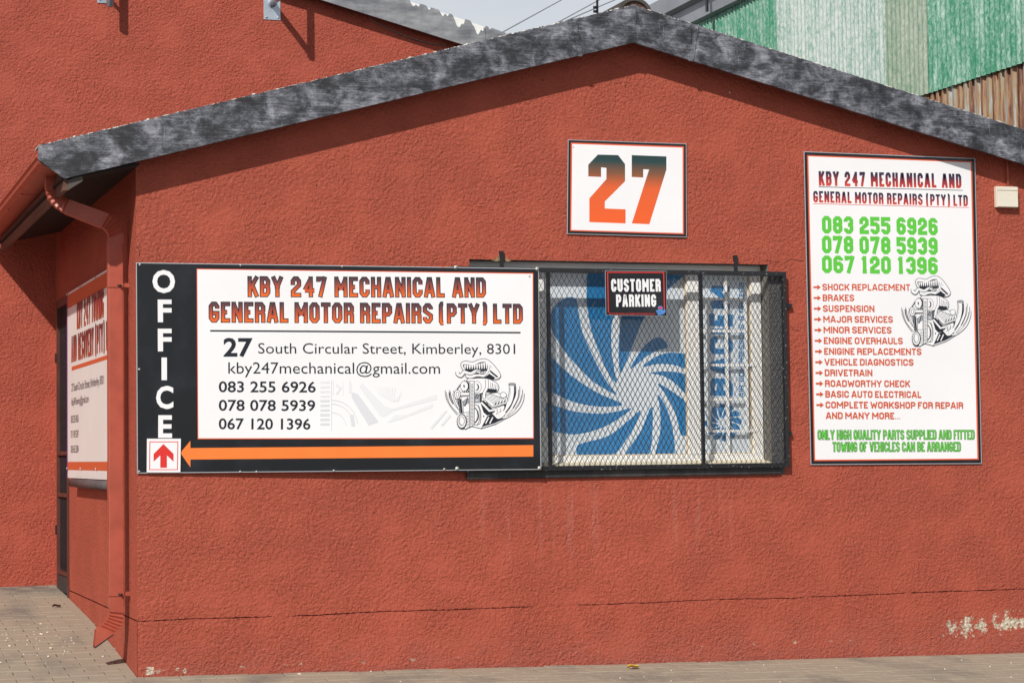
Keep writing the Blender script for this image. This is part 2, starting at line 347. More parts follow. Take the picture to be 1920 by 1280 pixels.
# ------------------------------------------------------------------ ground
def pw(t, tab):
    if t <= tab[0][0]: return tab[0][1]
    for (a, b), (c, d) in zip(tab, tab[1:]):
        if t <= c: return b + (d - b) * (t - a) / (c - a)
    return tab[-1][1]
def zg(x, y):
    base = -0.0172 * max(0.0, min(x, 14)) 
    if y >= 0:
        r = pw(y, [(0, 0), (0.57, 0.06), (1.24, 0.125), (1.99, 0.19), (2.82, 0.243), (3.9, 0.312)]) 
        return base + r
    k = 0.09 - 0.045 * max(0.0, min(1.0, x / 1.5))
    return base + k * max(y, -2.0) + 0.02 * max(min(y + 2.0, 0), -6)
xs = [-60, -20, -8, -4, -3, -2, -1.5, -1.0, -0.6, -0.3, 0.0, 0.5, 1, 1.5, 2, 3, 4, 5, 6, 8, 12, 20, 60, 400]
ys = [-60, -20, -8, -6, -4, -3, -2.0, -1.5, -1.0, -0.5, 0, 0.57, 1.24, 1.99, 2.82, 3.9, 6, 12, 60, 900]
mb = MB(); nx = len(xs)
for y in ys:
    for x in xs: mb.v.append(Vector((x, y, zg(x, y) - 0.0045)))
for j in range(len(ys) - 1):
    for i in range(nx - 1): mb.f.append([j * nx + i, j * nx + i + 1, (j + 1) * nx + i + 1, (j + 1) * nx + i]); mb.m.append(0); mb.sm.append(True)
gr = mb.build('ground', M_SAND); tag(gr, 'sandy bedding ground under the clay pavers', kind='structure')
mb = MB(); mb.hexa([(-60, -60, -0.9), (60, -60, -0.9), (60, -2.32, -0.9), (-60, -2.32, -0.9)] + [(x, y, zg(x, y) + 0.004) for x, y in ((-60, -60), (60, -60), (60, -2.32), (-60, -2.32))])
mbs = MB()
for j, (y0, y1) in enumerate([(-60, -20), (-20, -8), (-8, -4), (-4, -2.32)]):
    for x0, x1 in zip(xs[:-1], xs[1:]):
        mbs.add([(x0, y0, zg(x0, y0) + 0.004), (x1, y0, zg(x1, y0) + 0.004), (x1, y1, zg(x1, y1) + 0.004), (x0, y1, zg(x0, y1) + 0.004)], [(0, 1, 2, 3)])
rd = mbs.build('street', M_STREET); tag(rd, 'dusty street in front of the paved strip', kind='structure')

pav = thing('brick_paving', (0, 0, 0), 'tan clay brick paving rising from the pavement to the rear wall', 'paving', kind='structure')
pav.pop('category', None) if 'category' in pav else None
def paver_mesh(seed):
    rng = random.Random(seed); L, W_, H = 0.1965, 0.0965, 0.05; c = 0.004
    j = lambda a: a + rng.uniform(-0.0012, 0.0012)
    m = MB(); a, b = L / 2, W_ / 2
    vs = [(-j(a), -j(b), -H), (j(a), -j(b), -H), (j(a), j(b), -H), (-j(a), j(b), -H)]
    vs += [(x, y, -c) for x, y, _ in vs]; vs += [(x * (1 - c / a), y * (1 - c / b), rng.uniform(-0.0006, 0.0006)) for x, y, _ in vs[:4]]
    m.add(vs, [(0, 1, 5, 4), (1, 2, 6, 5), (2, 3, 7, 6), (3, 0, 4, 7), (4, 5, 9, 8), (5, 6, 10, 9), (6, 7, 11, 10), (7, 4, 8, 11), (8, 9, 10, 11)])
    return m
protos = []
slots = []
for r_ in range(-24, 40):
    y = r_ * 0.1 + 0.05 - 0.012
    for k in range(-16, 34):
        x = k * 0.2 + (0.1 if r_ % 2 else 0.0) + 0.035
        if y < -2.3 or y > 3.86: continue
        if y > -0.04 and x > -0.10: continue
        if x < -2.6 or x > 6.6: continue
        slots.append((x, y))
def vis(x, y):
    q = MR.transposed() @ (Vector((x, y, zg(x, y))) - CAM); px = 960 - FPX * q.x / q.z; py = 640 + FPX * q.y / q.z
    return -20 < px < 1945 and py < 1290
inview = [s for s in slots if vis(*s)]
inview.sort(key=lambda s: (0 if s[0] < 0.35 else 1, s[0] + 0.0 * s[1]))
pick = inview[:258]; pset = set(pick); rest = [s for s in slots if s not in pset]
def slope(x, y): return math.atan2(zg(x, y + 0.04) - zg(x, y - 0.04), 0.08), -math.atan2(zg(x + 0.08, y) - zg(x - 0.08, y), 0.16)
for i, (x, y) in enumerate(pick):
    rx, ry = slope(x, y); z = zg(x, y) + random.uniform(-0.003, 0.003)
    rot = (rx + random.uniform(-.008, .008), ry + random.uniform(-.006, .006), random.uniform(-.012, .012))
    if i < 6: o = paver_mesh(i).build('paver', M_PAV, pav, loc=(0, 0, 0)); o.location = (x, y, z); o.rotation_euler = rot; protos.append(o)
    else: copyobj(protos[i % 6], (x, y, z), pav, rot)
big = MB()
for (x, y) in rest:
    rx, ry = slope(x, y); me = protos[random.randrange(6)].data; Mx = Matrix.Translation((x, y, zg(x, y) + random.uniform(-.0016, .0016))) @ Euler((rx, ry, random.uniform(-.012, .012))).to_matrix().to_4x4()
    big.add([Mx @ v.co for v in me.vertices], [tuple(p.vertices) for p in me.polygons])
for r_ in range(0, 39):      # cut pavers against the side wall
    y = r_ * 0.1 + 0.038; xa_ = -.1635 if r_ % 2 else -.0635; q = MB(); e = random.uniform(-.001, .001)
    q.hexa([(xa_, y - .048, zg(0, y) - .05), (-.004, y - .048, zg(0, y) - .05), (-.004, y + .048, zg(0, y) - .05), (xa_, y + .048, zg(0, y) - .05),
            (xa_, y - .048, zg(0, y - .048) + e), (-.004, y - .048, zg(0, y - .048) + e), (-.004, y + .048, zg(0, y + .048) + e), (xa_, y + .048, zg(0, y + .048) + e)])
    q.build('paver', M_PAV, pav, loc=(xa_ / 2, y, zg(0, y)), bevel=.003)
o = big.build('paver_field', M_PAV, pav, loc=(0, 0, 0)); o['kind'] = 'stuff'

# ------------------------------------------------------------------ front building
B = thing('office_building', (0, 0, 0), 'red stuccoed gabled office with black brushed bargeboards, nearest the camera', 'building')
XR = 6.25
oA, oB = F(880, 488), F(1440, 494); OX0, OX1 = oA.x, oB.x; OZ1 = (oA.z + oB.z) / 2; OZ0 = F(1180, 872).z
PZ = 0.3135   # plinth joint
PK = (3.029, 3.99)
def roofz(x): return (3.99 - (3.03 - x) * 0.2745) if x < 3.03 else (3.99 - (x - 3.03) * 0.245)
def wtop(x): return roofz(x) - 0.10
T = 0.22
def facade():
    m = MB()
    xsx = sorted(set([0.0, OX0, OX1, 3.03, XR] + [i * 0.25 for i in range(1, 25)]))
    ya = 0.0
    rng = random.Random(4)
    gap = {}
    for x in xsx: gap[x] = 0.0
    # upper wall: from plinth joint to roof, around the window opening
    for x0, x1 in zip(xsx, xsx[1:]):
        inside = x0 >= OX0 - 1e-6 and x1 <= OX1 + 1e-6
        def q(za, zb, zc, zd): m.add([(x0, ya, za), (x1, ya, zb), (x1, ya, zc), (x0, ya, zd)], [(0, 1, 2, 3)])
        if inside: q(PZ + .03, PZ + .03, OZ0, OZ0); q(OZ1, OZ1, wtop(x1), wtop(x0))
        else: q(PZ + .03, PZ + .03, wtop(x1), wtop(x0))
    # jittered joint strip just above and just below the crack
    N_ = 420
    up = []; dn = []
    wob = 0.0
    for i in range(N_ + 1):
        x = XR * i / N_; wob += rng.uniform(-.0012, .0012); wob *= 0.93
        closed = (math.sin(x * 3.1) + math.sin(x * 7.7 + 1)) > 1.35
        g_ = 0.0008 if closed else rng.uniform(0.003, 0.0085) * (1.0 if x < 2.2 or x > 4.4 else 0.8)
        up.append((x, PZ + wob + g_ / 2)); dn.append((x, PZ + wob - g_ / 2))
    for a, b in zip(up, up[1:]): m.add([(a[0], 0, a[1]), (b[0], 0, b[1]), (b[0], 0, PZ + .03), (a[0], 0, PZ + .03)], [(0, 1, 2, 3)]); m.add([(a[0], 0, a[1]), (b[0], 0, b[1]), (b[0], .03, b[1]), (a[0], .03, a[1])], [(0, 1, 2, 3)])
    pm = MB(); yp = -0.0015
    for a, b in zip(dn, dn[1:]):
        pm.add([(a[0], yp, -0.4), (b[0], yp, -0.4), (b[0], yp, b[1]), (a[0], yp, a[1])], [(0, 1, 2, 3)]); pm.add([(a[0], yp, a[1]), (b[0], yp, b[1]), (b[0], .03, b[1]), (a[0], .03, a[1])], [(0, 1, 2, 3)])
    m.add([(0, .03, PZ - .05), (XR, .03, PZ - .05), (XR, .03, PZ + .05), (0, .03, PZ + .05)], [(0, 1, 2, 3)])
    # back face and right flank
    m.add([(0.004, T, -.4), (XR, T, -.4), (XR, T, PZ)], [(0, 1, 2)])
    m.add([(XR, 0, -.4), (XR, 3.9, -.4), (XR, 3.9, wtop(XR)), (XR, 0, wtop(XR))], [(0, 1, 2, 3)])
    o = m.build('front_wall', M_WALL, B, autofix=False); o2 = pm.build('plinth', M_WALL, B, autofix=False)
    return o
facade()
m = MB()   # reveals of the window opening
x0, x1, z0, z1 = OX0, OX1, OZ0, OZ1
m.add([(x0, 0, z0), (x0, T, z0), (x0, T, z1), (x0, 0, z1)], [(0, 1, 2, 3)]).add([(x1, 0, z0), (x1, T, z0), (x1, T, z1), (x1, 0, z1)], [(0, 1, 2, 3)])
m.add([(x0, 0, z1), (x1, 0, z1), (x1, T, z1), (x0, T, z1)], [(0, 1, 2, 3)], 1)
m.build('window_reveal', [M_REVEAL, M_SILL], B, autofix=False)
# side wall with the door opening
DY0, DY1, DZ = 3.10, 3.76, 2.40
def sidewall():
    m = MB(); top = 2.95
    ysx = [0.0, 0.25, 0.5, 1.0, 1.5, 2.0, 2.5, DY0, DY1, 3.9]
    for a, b in zip(ysx, ysx[1:]):
        if a == DY0: m.add([(0, a, DZ), (0, b, DZ), (0, b, top), (0, a, top)], [(0, 3, 2, 1)]); continue
        m.add([(0, a, PZ + .004), (0, b, PZ + .004), (0, b, top), (0, a, top)], [(0, 3, 2, 1)])
    for a, b in ((0, DY0),):
        n = 60
        for i in range(n):
            p, q = a + (b - a) * i / n, a + (b - a) * (i + 1) / n
            m.add([(-.0015, p, -.3), (-.0015, q, -.3), (-.0015, q, PZ - .002), (-.0015, p, PZ - .002)], [(0, 3, 2, 1)])
    m.add([(0.03, 0, PZ - .05), (0.03, DY0, PZ - .05), (0.03, DY0, PZ + .05), (0.03, 0, PZ + .05)], [(0, 3, 2, 1)])
    m.add([(0, DY1, -.1), (0, 3.9, -.1), (0, 3.9, PZ + .004), (0, DY1, PZ + .004)], [(0, 3, 2, 1)])
    for y in (DY0, DY1): m.add([(0, y, 0), (T, y, 0), (T, y, DZ), (0, y, DZ)], [(0, 1, 2, 3)])
    m.add([(0, DY0, DZ), (T, DY0, DZ), (T, DY1, DZ), (0, DY1, DZ)], [(0, 1, 2, 3)])
    m.build('side_wall', M_SIDE, B, autofix=False)
sidewall()
MB().box((OX0 - .3, .6, .6), (OX1 + .3, .62, 2.8)).build('interior_lining', M_DARK, B); MB().box((0.5, DY0 - .2, 0), (0.52, DY1 + .2, 2.6)).build('interior_lining', M_DARK, B)
# roof slabs
m = MB()
def slab(xa, xb, ya, yb, t=0.03, drop=0.035):
    m.hexa([(xa, ya, roofz(xa) - drop - t), (xb, ya, roofz(xb) - drop - t), (xb, yb, roofz(xb) - drop - t), (xa, yb, roofz(xa) - drop - t),
            (xa, ya, roofz(xa) - drop), (xb, ya, roofz(xb) - drop), (xb, yb, roofz(xb) - drop), (xa, yb, roofz(xa) - drop)])
slab(-0.50, 3.03, -0.128, 3.88); slab(3.03, 6.66, -0.128, 3.88)
m.build('roof', M_UNDER, B)
# fascia boards (four lengths, butted at the photo's joints)
YF = -0.15; TF = 0.022
def board(pts, name='bargeboard', label=None, jag=0.0025, seed=1):
    # pts: lower-left, lower-right, upper-right, upper-left, + optional extra lower-left corner cuts
    rng = random.Random(seed); lo, hi = pts
    hi2 = []
    for (xa, za), (xb, zb) in zip(hi, hi[1:]):
        n = max(2, int(abs(xb - xa) / 0.02))
        for i in range(n): t = i / n; hi2.append((xa + (xb - xa) * t, za + (zb - za) * t + (rng.uniform(-jag, jag) if 0 < i else 0)))
    hi2.append(hi[-1])
    poly = [(x, YF, z) for x, z in lo] + [(x, YF, z) for x, z in reversed(hi2)]
    return MB().prism(poly, (0, TF, 0)).build(name, M_FASC, B, label=label)
def FF(px, py): p = F(px, py, YF); return (p.x, p.z)
c1, c2 = FF(72, 273), FF(1188, 10); b1, b2 = FF(121, 335), FF(1188, 80)
lerp = lambda a, b, t: (a[0] + (b[0] - a[0]) * t, a[1] + (b[1] - a[1]) * t)
def atx(a, b, x): return (x, a[1] + (b[1] - a[1]) * (x - a[0]) / (b[0] - a[0]))
r1, r2 = FF(1188, 10), FF(1920, 243); s1, s2 = FF(1188, 80), FF(1920, 308)
xj1, xj2, xe = FF(1084, 60)[0], FF(1297, 80)[0], 6.68
board(([FF(72, 300), FF(86, 309), FF(97, 318), b1, atx(b1, b2, xj1)], [c1, atx(c1, c2, xj1)]), label='long left bargeboard with notched eave end', seed=2)
board(([atx(b1, b2, xj1 + .003), atx(b1, b2, b2[0] - .001)], [atx(c1, c2, xj1 + .003), atx(c1, c2, b2[0] - .001)]), label='short bargeboard left of the ridge', seed=3)
board(([atx(s1, s2, s1[0] + .001), atx(s1, s2, xj2 - .003)], [atx(r1, r2, s1[0] + .001), atx(r1, r2, xj2 - .003)]), label='short bargeboard right of the ridge', seed=4)
board(([atx(s1, s2, xj2), atx(s1, s2, xe)], [atx(r1, r2, xj2), atx(r1, r2, xe)]), label='long right bargeboard', seed=5)
# raised tar-painted cover strips over the joints
def strip(xb, xt, za, zb, w_=0.016):
    pts = []
    rng = random.Random(int(xb * 100)); n = 9
    L_ = [(xb + (xt - xb) * i / n - w_ * rng.uniform(.7, 1.2), za + (zb - za) * i / n) for i in range(n + 1)]
    R_ = [(xb + (xt - xb) * i / n + w_ * rng.uniform(.7, 1.2), za + (zb - za) * i / n) for i in range(n + 1)]
    MB().prism([(x, YF - .0005, z) for x, z in L_] + [(x, YF - .0005, z) for x, z in reversed(R_)], (0, -.006, 0)).build('joint_strip', M_FASC, B)
for xa, A_, B_, C_, D_, sh in ((xj1, b1, b2, c1, c2, -.03), (b2[0], b1, b2, c1, c2, 0.0), (xj2, s1, s2, r1, r2, .035)):
    zb_ = atx(A_, B_, xa)[1] - .004; zt = atx(C_, D_, xa + sh)[1] + .002
    strip(xa - sh * .3, xa + sh, zb_, zt)
# flaking top edge of roof sheet seen above the boards
m = MB()
for (a, b) in ((c1, c2), (r1, r2)):
    n = 260; rng = random.Random(9)
    for i in range(n):
        if rng.random() < 0.16: continue
        t0, t1 = i / n, (i + 1) / n; p, q = lerp(a, b if b is not r2 else (xe, atx(r1, r2, xe)[1]), t0), lerp(a, b if b is not r2 else (xe, atx(r1, r2, xe)[1]), t1)
        h = rng.uniform(.001, .005) + (.005 if rng.random() < .03 else 0)
        m.hexa([(p[0], YF + .002, p[1] - .004), (q[0], YF + .002, q[1] - .004), (q[0], .05, q[1] - .004), (p[0], .05, p[1] - .004), (p[0], YF + .002, p[1] + h), (q[0], YF + .002, q[1] + h * .8), (q[0], .05, q[1] + h * .8), (p[0], .05, p[1] + h)])
m.build('roof_edge', M_FLAKE, B)
# ridge cap end
rc = F(1183, 22, 0.05); m = MB(); k = 14
ring = [(rc.x + .115 * math.cos(math.pi * i / k), rc.z - .03 + .105 * math.sin(math.pi * i / k)) for i in range(k + 1)]
inner = [(rc.x + .092 * math.cos(math.pi * i / k), rc.z - .03 + .084 * math.sin(math.pi * i / k)) for i in range(k + 1)]
m.prism([(x, -.02, z) for x, z in ring] + [(x, -.02, z) for x, z in reversed(inner)], (0, 3.8, 0))
cap = m.build('ridge_cap', mat('dark_ridge_cap', srgb(70, 66, 62), 0.8, var=0.3, vscale=20), B)
MB().prism([(x, -.005, z) for x, z in inner], (0, .05, 0)).build('mortar_plug', mat('ridge_mortar', srgb(104, 70, 60), 0.9, col2=srgb(60, 48, 44), vscale=40, bump=1, bscale=70, bdist=.01), cap)
# ---- eaves, gutter, timber
M_GUT = M_REDP
m = MB()   # dark boarding closing the underside of the verge and eave
m.hexa([(-.44, -.127, 2.80), (0.0, -.127, 2.80 + .1), (0.0, 3.6, 2.90), (-.44, 3.6, 2.80), (-.44, -.127, 2.815), (0, -.127, 2.915), (0, 3.6, 2.915), (-.44, 3.6, 2.815)])
m.build('eave_soffit', M_UNDER, B)
MB().box((-.425, -.12, 2.745), (-.40, 3.62, 2.90)).build('eave_board', M_TIMBER, B)
MB().hexa([(-.40, -.125, 2.745), (-.318, -.125, 2.80), (-.318, -.085, 2.80), (-.40, -.085, 2.745), (-.40, -.125, 2.80), (-.318, -.125, 2.84), (-.318, -.085, 2.84), (-.40, -.085, 2.80)]).build('rafter_end', mat('grey_rafter_end', srgb(92, 84, 80), 0.8, var=.2), B)
ga, gb = -.565, -.43
GUT = MB()
prof = [(ga, 2.935), (ga - .010, 2.935), (ga - .010, 2.925), (ga - .001, 2.922), (ga + .004, 2.895), (ga + .035, 2.872), (gb, 2.872), (gb, 2.93)]
for (a, b) in zip(prof, prof[1:]):
    GUT.add([(a[0], -.125, a[1]), (b[0], -.125, b[1]), (b[0], 3.85, b[1] - .02), (a[0], 3.85, a[1] - .02)], [(0, 1, 2, 3)])
GUT.prism([(x, -.125, z) for x, z in prof], (0, .002, 0))
gut = GUT.build('gutter', M_REDP, B)
for y in (1.1, 1.9, 2.7, 3.4):
    MB().box((ga + .03, y, 2.862), (gb, y + .022, 2.870)).box((ga + .028, y, 2.852), (ga + .036, y + .022, 2.870)).build('bracket', M_REDP, gut)
# ---- downpipe: rectangular pipe, crimped elbows
def rectpipe(path, wx=.088, wy=.066, crimps=()):
    m = MB(); P = [Vector(p) for p in path]; n = len(P); rings = []
    for i, p in enumerate(P):
        d = (P[min(i + 1, n - 1)] - P[max(i - 1, 0)]).normalized()
        side = Vector((0, 1, 0)); u = side.cross(d).normalized()
        k = 1.0 + (0.05 if i in crimps else 0)
        rings.append([p + u * (-wx / 2 * k) + side * (-wy / 2 * k), p + u * (wx / 2 * k) + side * (-wy / 2 * k), p + u * (wx / 2 * k) + side * (wy / 2 * k), p + u * (-wx / 2 * k) + side * (wy / 2 * k)])
    vs = [v for r in rings for v in r]; fs = []
    for i in range(n - 1):
        for j in range(4): fs.append((i * 4 + j, i * 4 + (j + 1) % 4, (i + 1) * 4 + (j + 1) % 4, (i + 1) * 4 + j))
    m.add(vs, fs); return m
def arc(c, r, a0, a1, n, y): return [(c[0] + r * math.cos(a0 + (a1 - a0) * i / n), y, c[1] + r * math.sin(a0 + (a1 - a0) * i / n)) for i in range(n + 1)]
YP = 0.295; XP = -0.078
def PP(px, py): p = F(px, py, YP - .033); return (p.x, YP, p.z)
dp = MB(); vtx0 = PP(218, 455); v1 = (XP, YP, .42)
top = (XP, YP, PP(218, 452)[2])
mid = [(XP + .000, YP, z) for z in (top[2], 2.35, 2.0, 1.6, 1.25)] + [(XP - .003, YP, 1.08), (XP + .002, YP, 0.95), (XP, YP, .7), (XP, YP, .375)]
pipe = rectpipe(mid).build('downpipe', M_REDP, B, bevel=.006)
def bent(name, Lp, Rp, crimp=(0, 0), k=2, extra=0.0):
    """rectangular pipe section whose left and right edges follow two outlines in its own plane; crimped between two stations"""
    n = len(Lp); pts = []
    for i in range(n - 1):
        kk = k if crimp[0] <= i < crimp[1] else 1
        for j in range(kk):
            t = j / kk; pts.append((lerp(Lp[i], Lp[i + 1], t), lerp(Rp[i], Rp[i + 1], t), kk > 1 and j % 2 == 1))
    pts.append((Lp[-1], Rp[-1], False)); m = MB(); e = extra
    for l, r, cr in pts:
        p, q = F(*l, YP - .033), F(*r, YP - .033); u = (q - p).normalized(); p -= u * e; q += u * e
        if cr: p += u * .004; q -= u * .005
        yf, yb = YP - .033 - e + (.009 if cr else 0), YP + .033 + e
        m.v += [Vector((p.x, yf, p.z)), Vector((q.x, yf, q.z)), Vector((q.x, yb, q.z)), Vector((p.x, yb, p.z))]
    for i in range(len(pts) - 1):
        for j in range(4): m.f.append([i * 4 + j, i * 4 + (j + 1) % 4, (i + 1) * 4 + (j + 1) % 4, (i + 1) * 4 + j]); m.m.append(0); m.sm.append(False)
    return m.build(name, M_REDP, pipe)
bent('elbow', [(85.5, 312), (86, 335), (86, 352), (88, 362), (91, 372), (97, 381), (106, 389), (116, 395.5), (124, 400), (150, 410)],
     [(110, 322), (114, 338), (115, 352), (116.5, 357), (118.5, 361), (121, 365), (123.5, 368.5), (126, 371), (130, 373.5), (156, 383.5)], (2, 8), 2)
bent('elbow', [(147, 408.8), (190, 425.5), (195.5, 428), (199, 431), (202, 435), (204, 440), (205, 446), (205.2, 456)],
     [(153, 382.4), (204, 401), (212, 405), (219, 411), (224.5, 418), (228.5, 427), (231.2, 438), (232.2, 456)], (1, 6), 2, .0012)
bent('shoe', [(206.3, 1136), (206.3, 1146), (205.3, 1152), (203.5, 1157), (200.5, 1162), (196.5, 1166.5), (191.5, 1171), (186, 1176), (180, 1181.5)],
     [(233, 1136), (233, 1148), (232.6, 1157), (231, 1165), (228, 1172), (224, 1178), (219, 1183), (212, 1188), (177, 1212.5)], (1, 7), 2, .0012)
MB().prism([F(x, y, YP - .0345) + Vector((0, 0, 0)) for x, y in ((177, 1212.8), (212, 1188.2), (213.5, 1189.6), (178.5, 1215))], (0, .069, 0)).build('shoe_lip', M_BLACK, pipe)
for z in (2.245, .455):
    st = MB().box((XP - .049, YP - .038, z - .012), (XP + .078, YP - .034, z + .012)).box((XP + .044, YP - .038, z - .012), (XP + .048, YP + .04, z + .012)).build('strap', M_REDP, pipe)
    MB().tube([(XP + .02, YP - .038, z - .002), (XP + .02, YP - .055, z - .004)], .006, 6).box((XP + .008, YP - .046, z - .004), (XP + .032, YP - .040, z + .002)).build('strap_bolt', M_BLACK, pipe)
# ---- door: brown framed security gate with black bars
door = MB()
DX = -0.012
door.box((DX, DY0, .24), (DX + .04, DY0 + .05, DZ)).box((DX, DY1 - .05, .28), (DX + .04, DY1, DZ)).box((DX, DY0 + .05, DZ - .06), (DX + .04, DY1 - .05, DZ))
for z in (1.28, .98, .42): door.box((DX, DY0 + .05, z - .014), (DX + .04, DY1 - .05, z + .014))
M_BROWN = mat('brown_gate_frame', srgb(84, 48, 40), .5, var=.2)
dr = door.build('security_gate', M_BROWN, B, label='brown framed security gate with black bars in the side doorway')
barm = MB().box((-.008, -.008, 0), (.008, .008, 1.90)).build('bar', M_BLACK, dr, loc=(0, 0, 0)); barm.location = (DX + .02, DY0 + .12, .44)
for i in range(1, 7): copyobj(barm, (DX + .02, DY0 + .12 + i * .07, .44), dr)
MB().box((DX + .05, DY0 + .0, .24), (DX + .07, DY1, DZ)).build('door_leaf', M_DARK, dr)
for z in (1.98, .72): MB().box((-.02, DY1 - .01, z - .035), (-.001, DY1 + .03, z + .035)).build('hinge', M_BLACK, dr)
MB().box((DX - .002, DY0 + .05, .29), (DX + .038, DY1 - .05, .40)).build('kick_plate', M_SILL, dr)
MB().box((0, DY0, .2), (T, DY1, .262)).build('doorstep', mat('doorstep_dark', srgb(50, 50, 54), .8, var=.2), B)
# rail under the banner: bottom of a side-window guard
MB().tube([(-.045, .62, 1.075), (-.045, 2.60, 1.075)], .028, 10).build('window_guard_rail', mat('weathered_grey_rail', srgb(84, 78, 80), .6, var=.2), B)
# ---- painted surround and sill
ss = F(1467, 515); sb = F(1466, 885)
MB().box((OX1 + .0005, -.003, sb.z - .01), ((ss.x + sb.x) / 2 + .004, -.0002, ss.z)).build('window_surround', M_SURR, B)
sa_, sb_ = F(873, 880), F(1463, 893)
MB().box((sa_.x, -.022, F(1180, 893.5).z), (sb_.x, 0.0, OZ0 - .0)).build('outer_sill', M_SILL, B, bevel=.008)
# ---- window
YW = 0.105
w0, w1 = F(1009, 520, YW), F(1428, 690, YW)
WZ0 = F(1180, 868, YW).z; WZ1 = OZ1 + .0
WX0 = OX0 + 0.0; WX1 = w1.x
win = MB()
frame_in_z0 = F(1180, 853, YW).z; frame_in_z1 = OZ1 - .035
mull0, mull1 = F(1290, 690, YW).x, F(1312, 690, YW).x
lft0 = F(1018, 690, YW).x
rin = F(1411, 690, YW).x
win.box((WX0, YW, WZ0 - .03), (WX1 + .004, YW + .05, frame_in_z0)); win.box((WX0, YW, frame_in_z1), (WX1 + .004, YW + .05, WZ1))
win.box((rin, YW, frame_in_z0), (WX1 + .004, YW + .05, frame_in_z1)).box((mull0, YW - .004, frame_in_z0), (mull1, YW + .05, frame_in_z1))
win.box((F(1011, 690, YW).x - .05, YW, frame_in_z0), (F(1022, 690, YW).x, YW + .05, frame_in_z1))
wn = win.build('window', M_WHITEF, B, label='white steel window behind the mesh grille', bevel=.003)
MB().box((WX1 + .004, YW + .03, WZ0 - .03), (OX1, YW + .05, WZ1)).build('closing_strip', M_REVEAL, wn); MB().box((OX0, YW + .051, WZ0 - .03), (F(1011, 690, YW).x, YW + .06, WZ1)).build('closing_strip', M_REVEAL, wn)
ms = MB(); ms.hexa([(OX0, .0, OZ0 - .002), (OX1, .0, OZ0 - .002), (OX1, YW, WZ0 - .002), (OX0, YW, WZ0 - .002), (OX0, .0, OZ0 + .006), (OX1, .0, OZ0 + .006), (OX1, YW + .002, WZ0 + .012), (OX0, YW + .002, WZ0 + .012)])
ms.build('inner_sill', mat('cream_sill', srgb(226, 214, 186), .6, var=.1, vscale=9), wn)
pt = .007
def putty(x0, x1, z0, z1):
    y0, y1 = YW + .012, YW + .030
    return MB().box((x0, y0, z0), (x0 + pt, y1, z1)).box((x1 - pt, y0, z0), (x1, y1, z1)).box((x0 + pt, y0, z0), (x1 - pt, y1, z0 + pt)).box((x0 + pt, y0, z1 - pt), (x1 - pt, y1, z1))
putty(lft0 + .012, mull0, frame_in_z0, frame_in_z1).build('putty_bead', M_PUTTY, wn); putty(mull1, rin, frame_in_z0, frame_in_z1).build('putty_bead', M_PUTTY, wn)
mg = bpy.data.materials.new('window_glass'); mg.use_nodes = True; t = mg.node_tree; b = t.nodes['Principled BSDF']
tr = t.nodes.new('ShaderNodeBsdfTransparent'); gl = t.nodes.new('ShaderNodeBsdfGlossy'); gl.inputs['Roughness'].default_value = .02; fr = t.nodes.new('ShaderNodeValue'); fr.outputs[0].default_value = .07
mxs = t.nodes.new('ShaderNodeMixShader'); t.links.new(fr.outputs[0], mxs.inputs[0]); t.links.new(tr.outputs[0], mxs.inputs[1]); t.links.new(gl.outputs[0], mxs.inputs[2])
tr.inputs['Color'].default_value = (.93, .95, .95, 1)
t.links.new(mxs.outputs[0], t.nodes['Material Output'].inputs['Surface'])
for xa, xb in ((lft0, mull0), (mull1, rin)):
    MB().add([(xa, YW + .025, frame_in_z0), (xb, YW + .025, frame_in_z0), (xb, YW + .025, frame_in_z1), (xa, YW + .025, frame_in_z1)], [(0, 1, 2, 3)]).build('pane', mg, wn)
# white burglar bars of the right casement
YB = YW + .002
def wbar(p0, p1, r=.0072):
    a, b_ = F(*p0, YB), F(*p1, YB)
    if abs(p0[0] - p1[0]) > abs(p0[1] - p1[1]): MB().box((a.x, YB - .006, (a.z + b_.z) / 2 - r), (b_.x, YB + .006, (a.z + b_.z) / 2 + r)).build('burglar_bar', M_WHITEF, wn)
    else: MB().box(((a.x + b_.x) / 2 - r, YB - .0085, a.z), ((a.x + b_.x) / 2 + r, YB + .0085, b_.z)).build('burglar_bar', M_WHITEF, wn)
wbar((1359, 512), (1366, 852), .009); wbar((1325, 563), (1331, 806), .008); wbar((1396, 563), (1402, 806), .008)
for y_, xe_ in ((561, 1414), (621, 1396), (684.5, 1418), (749, 1400), (808, 1420)): wbar((1313, y_), (xe_, y_ - .6), .008)

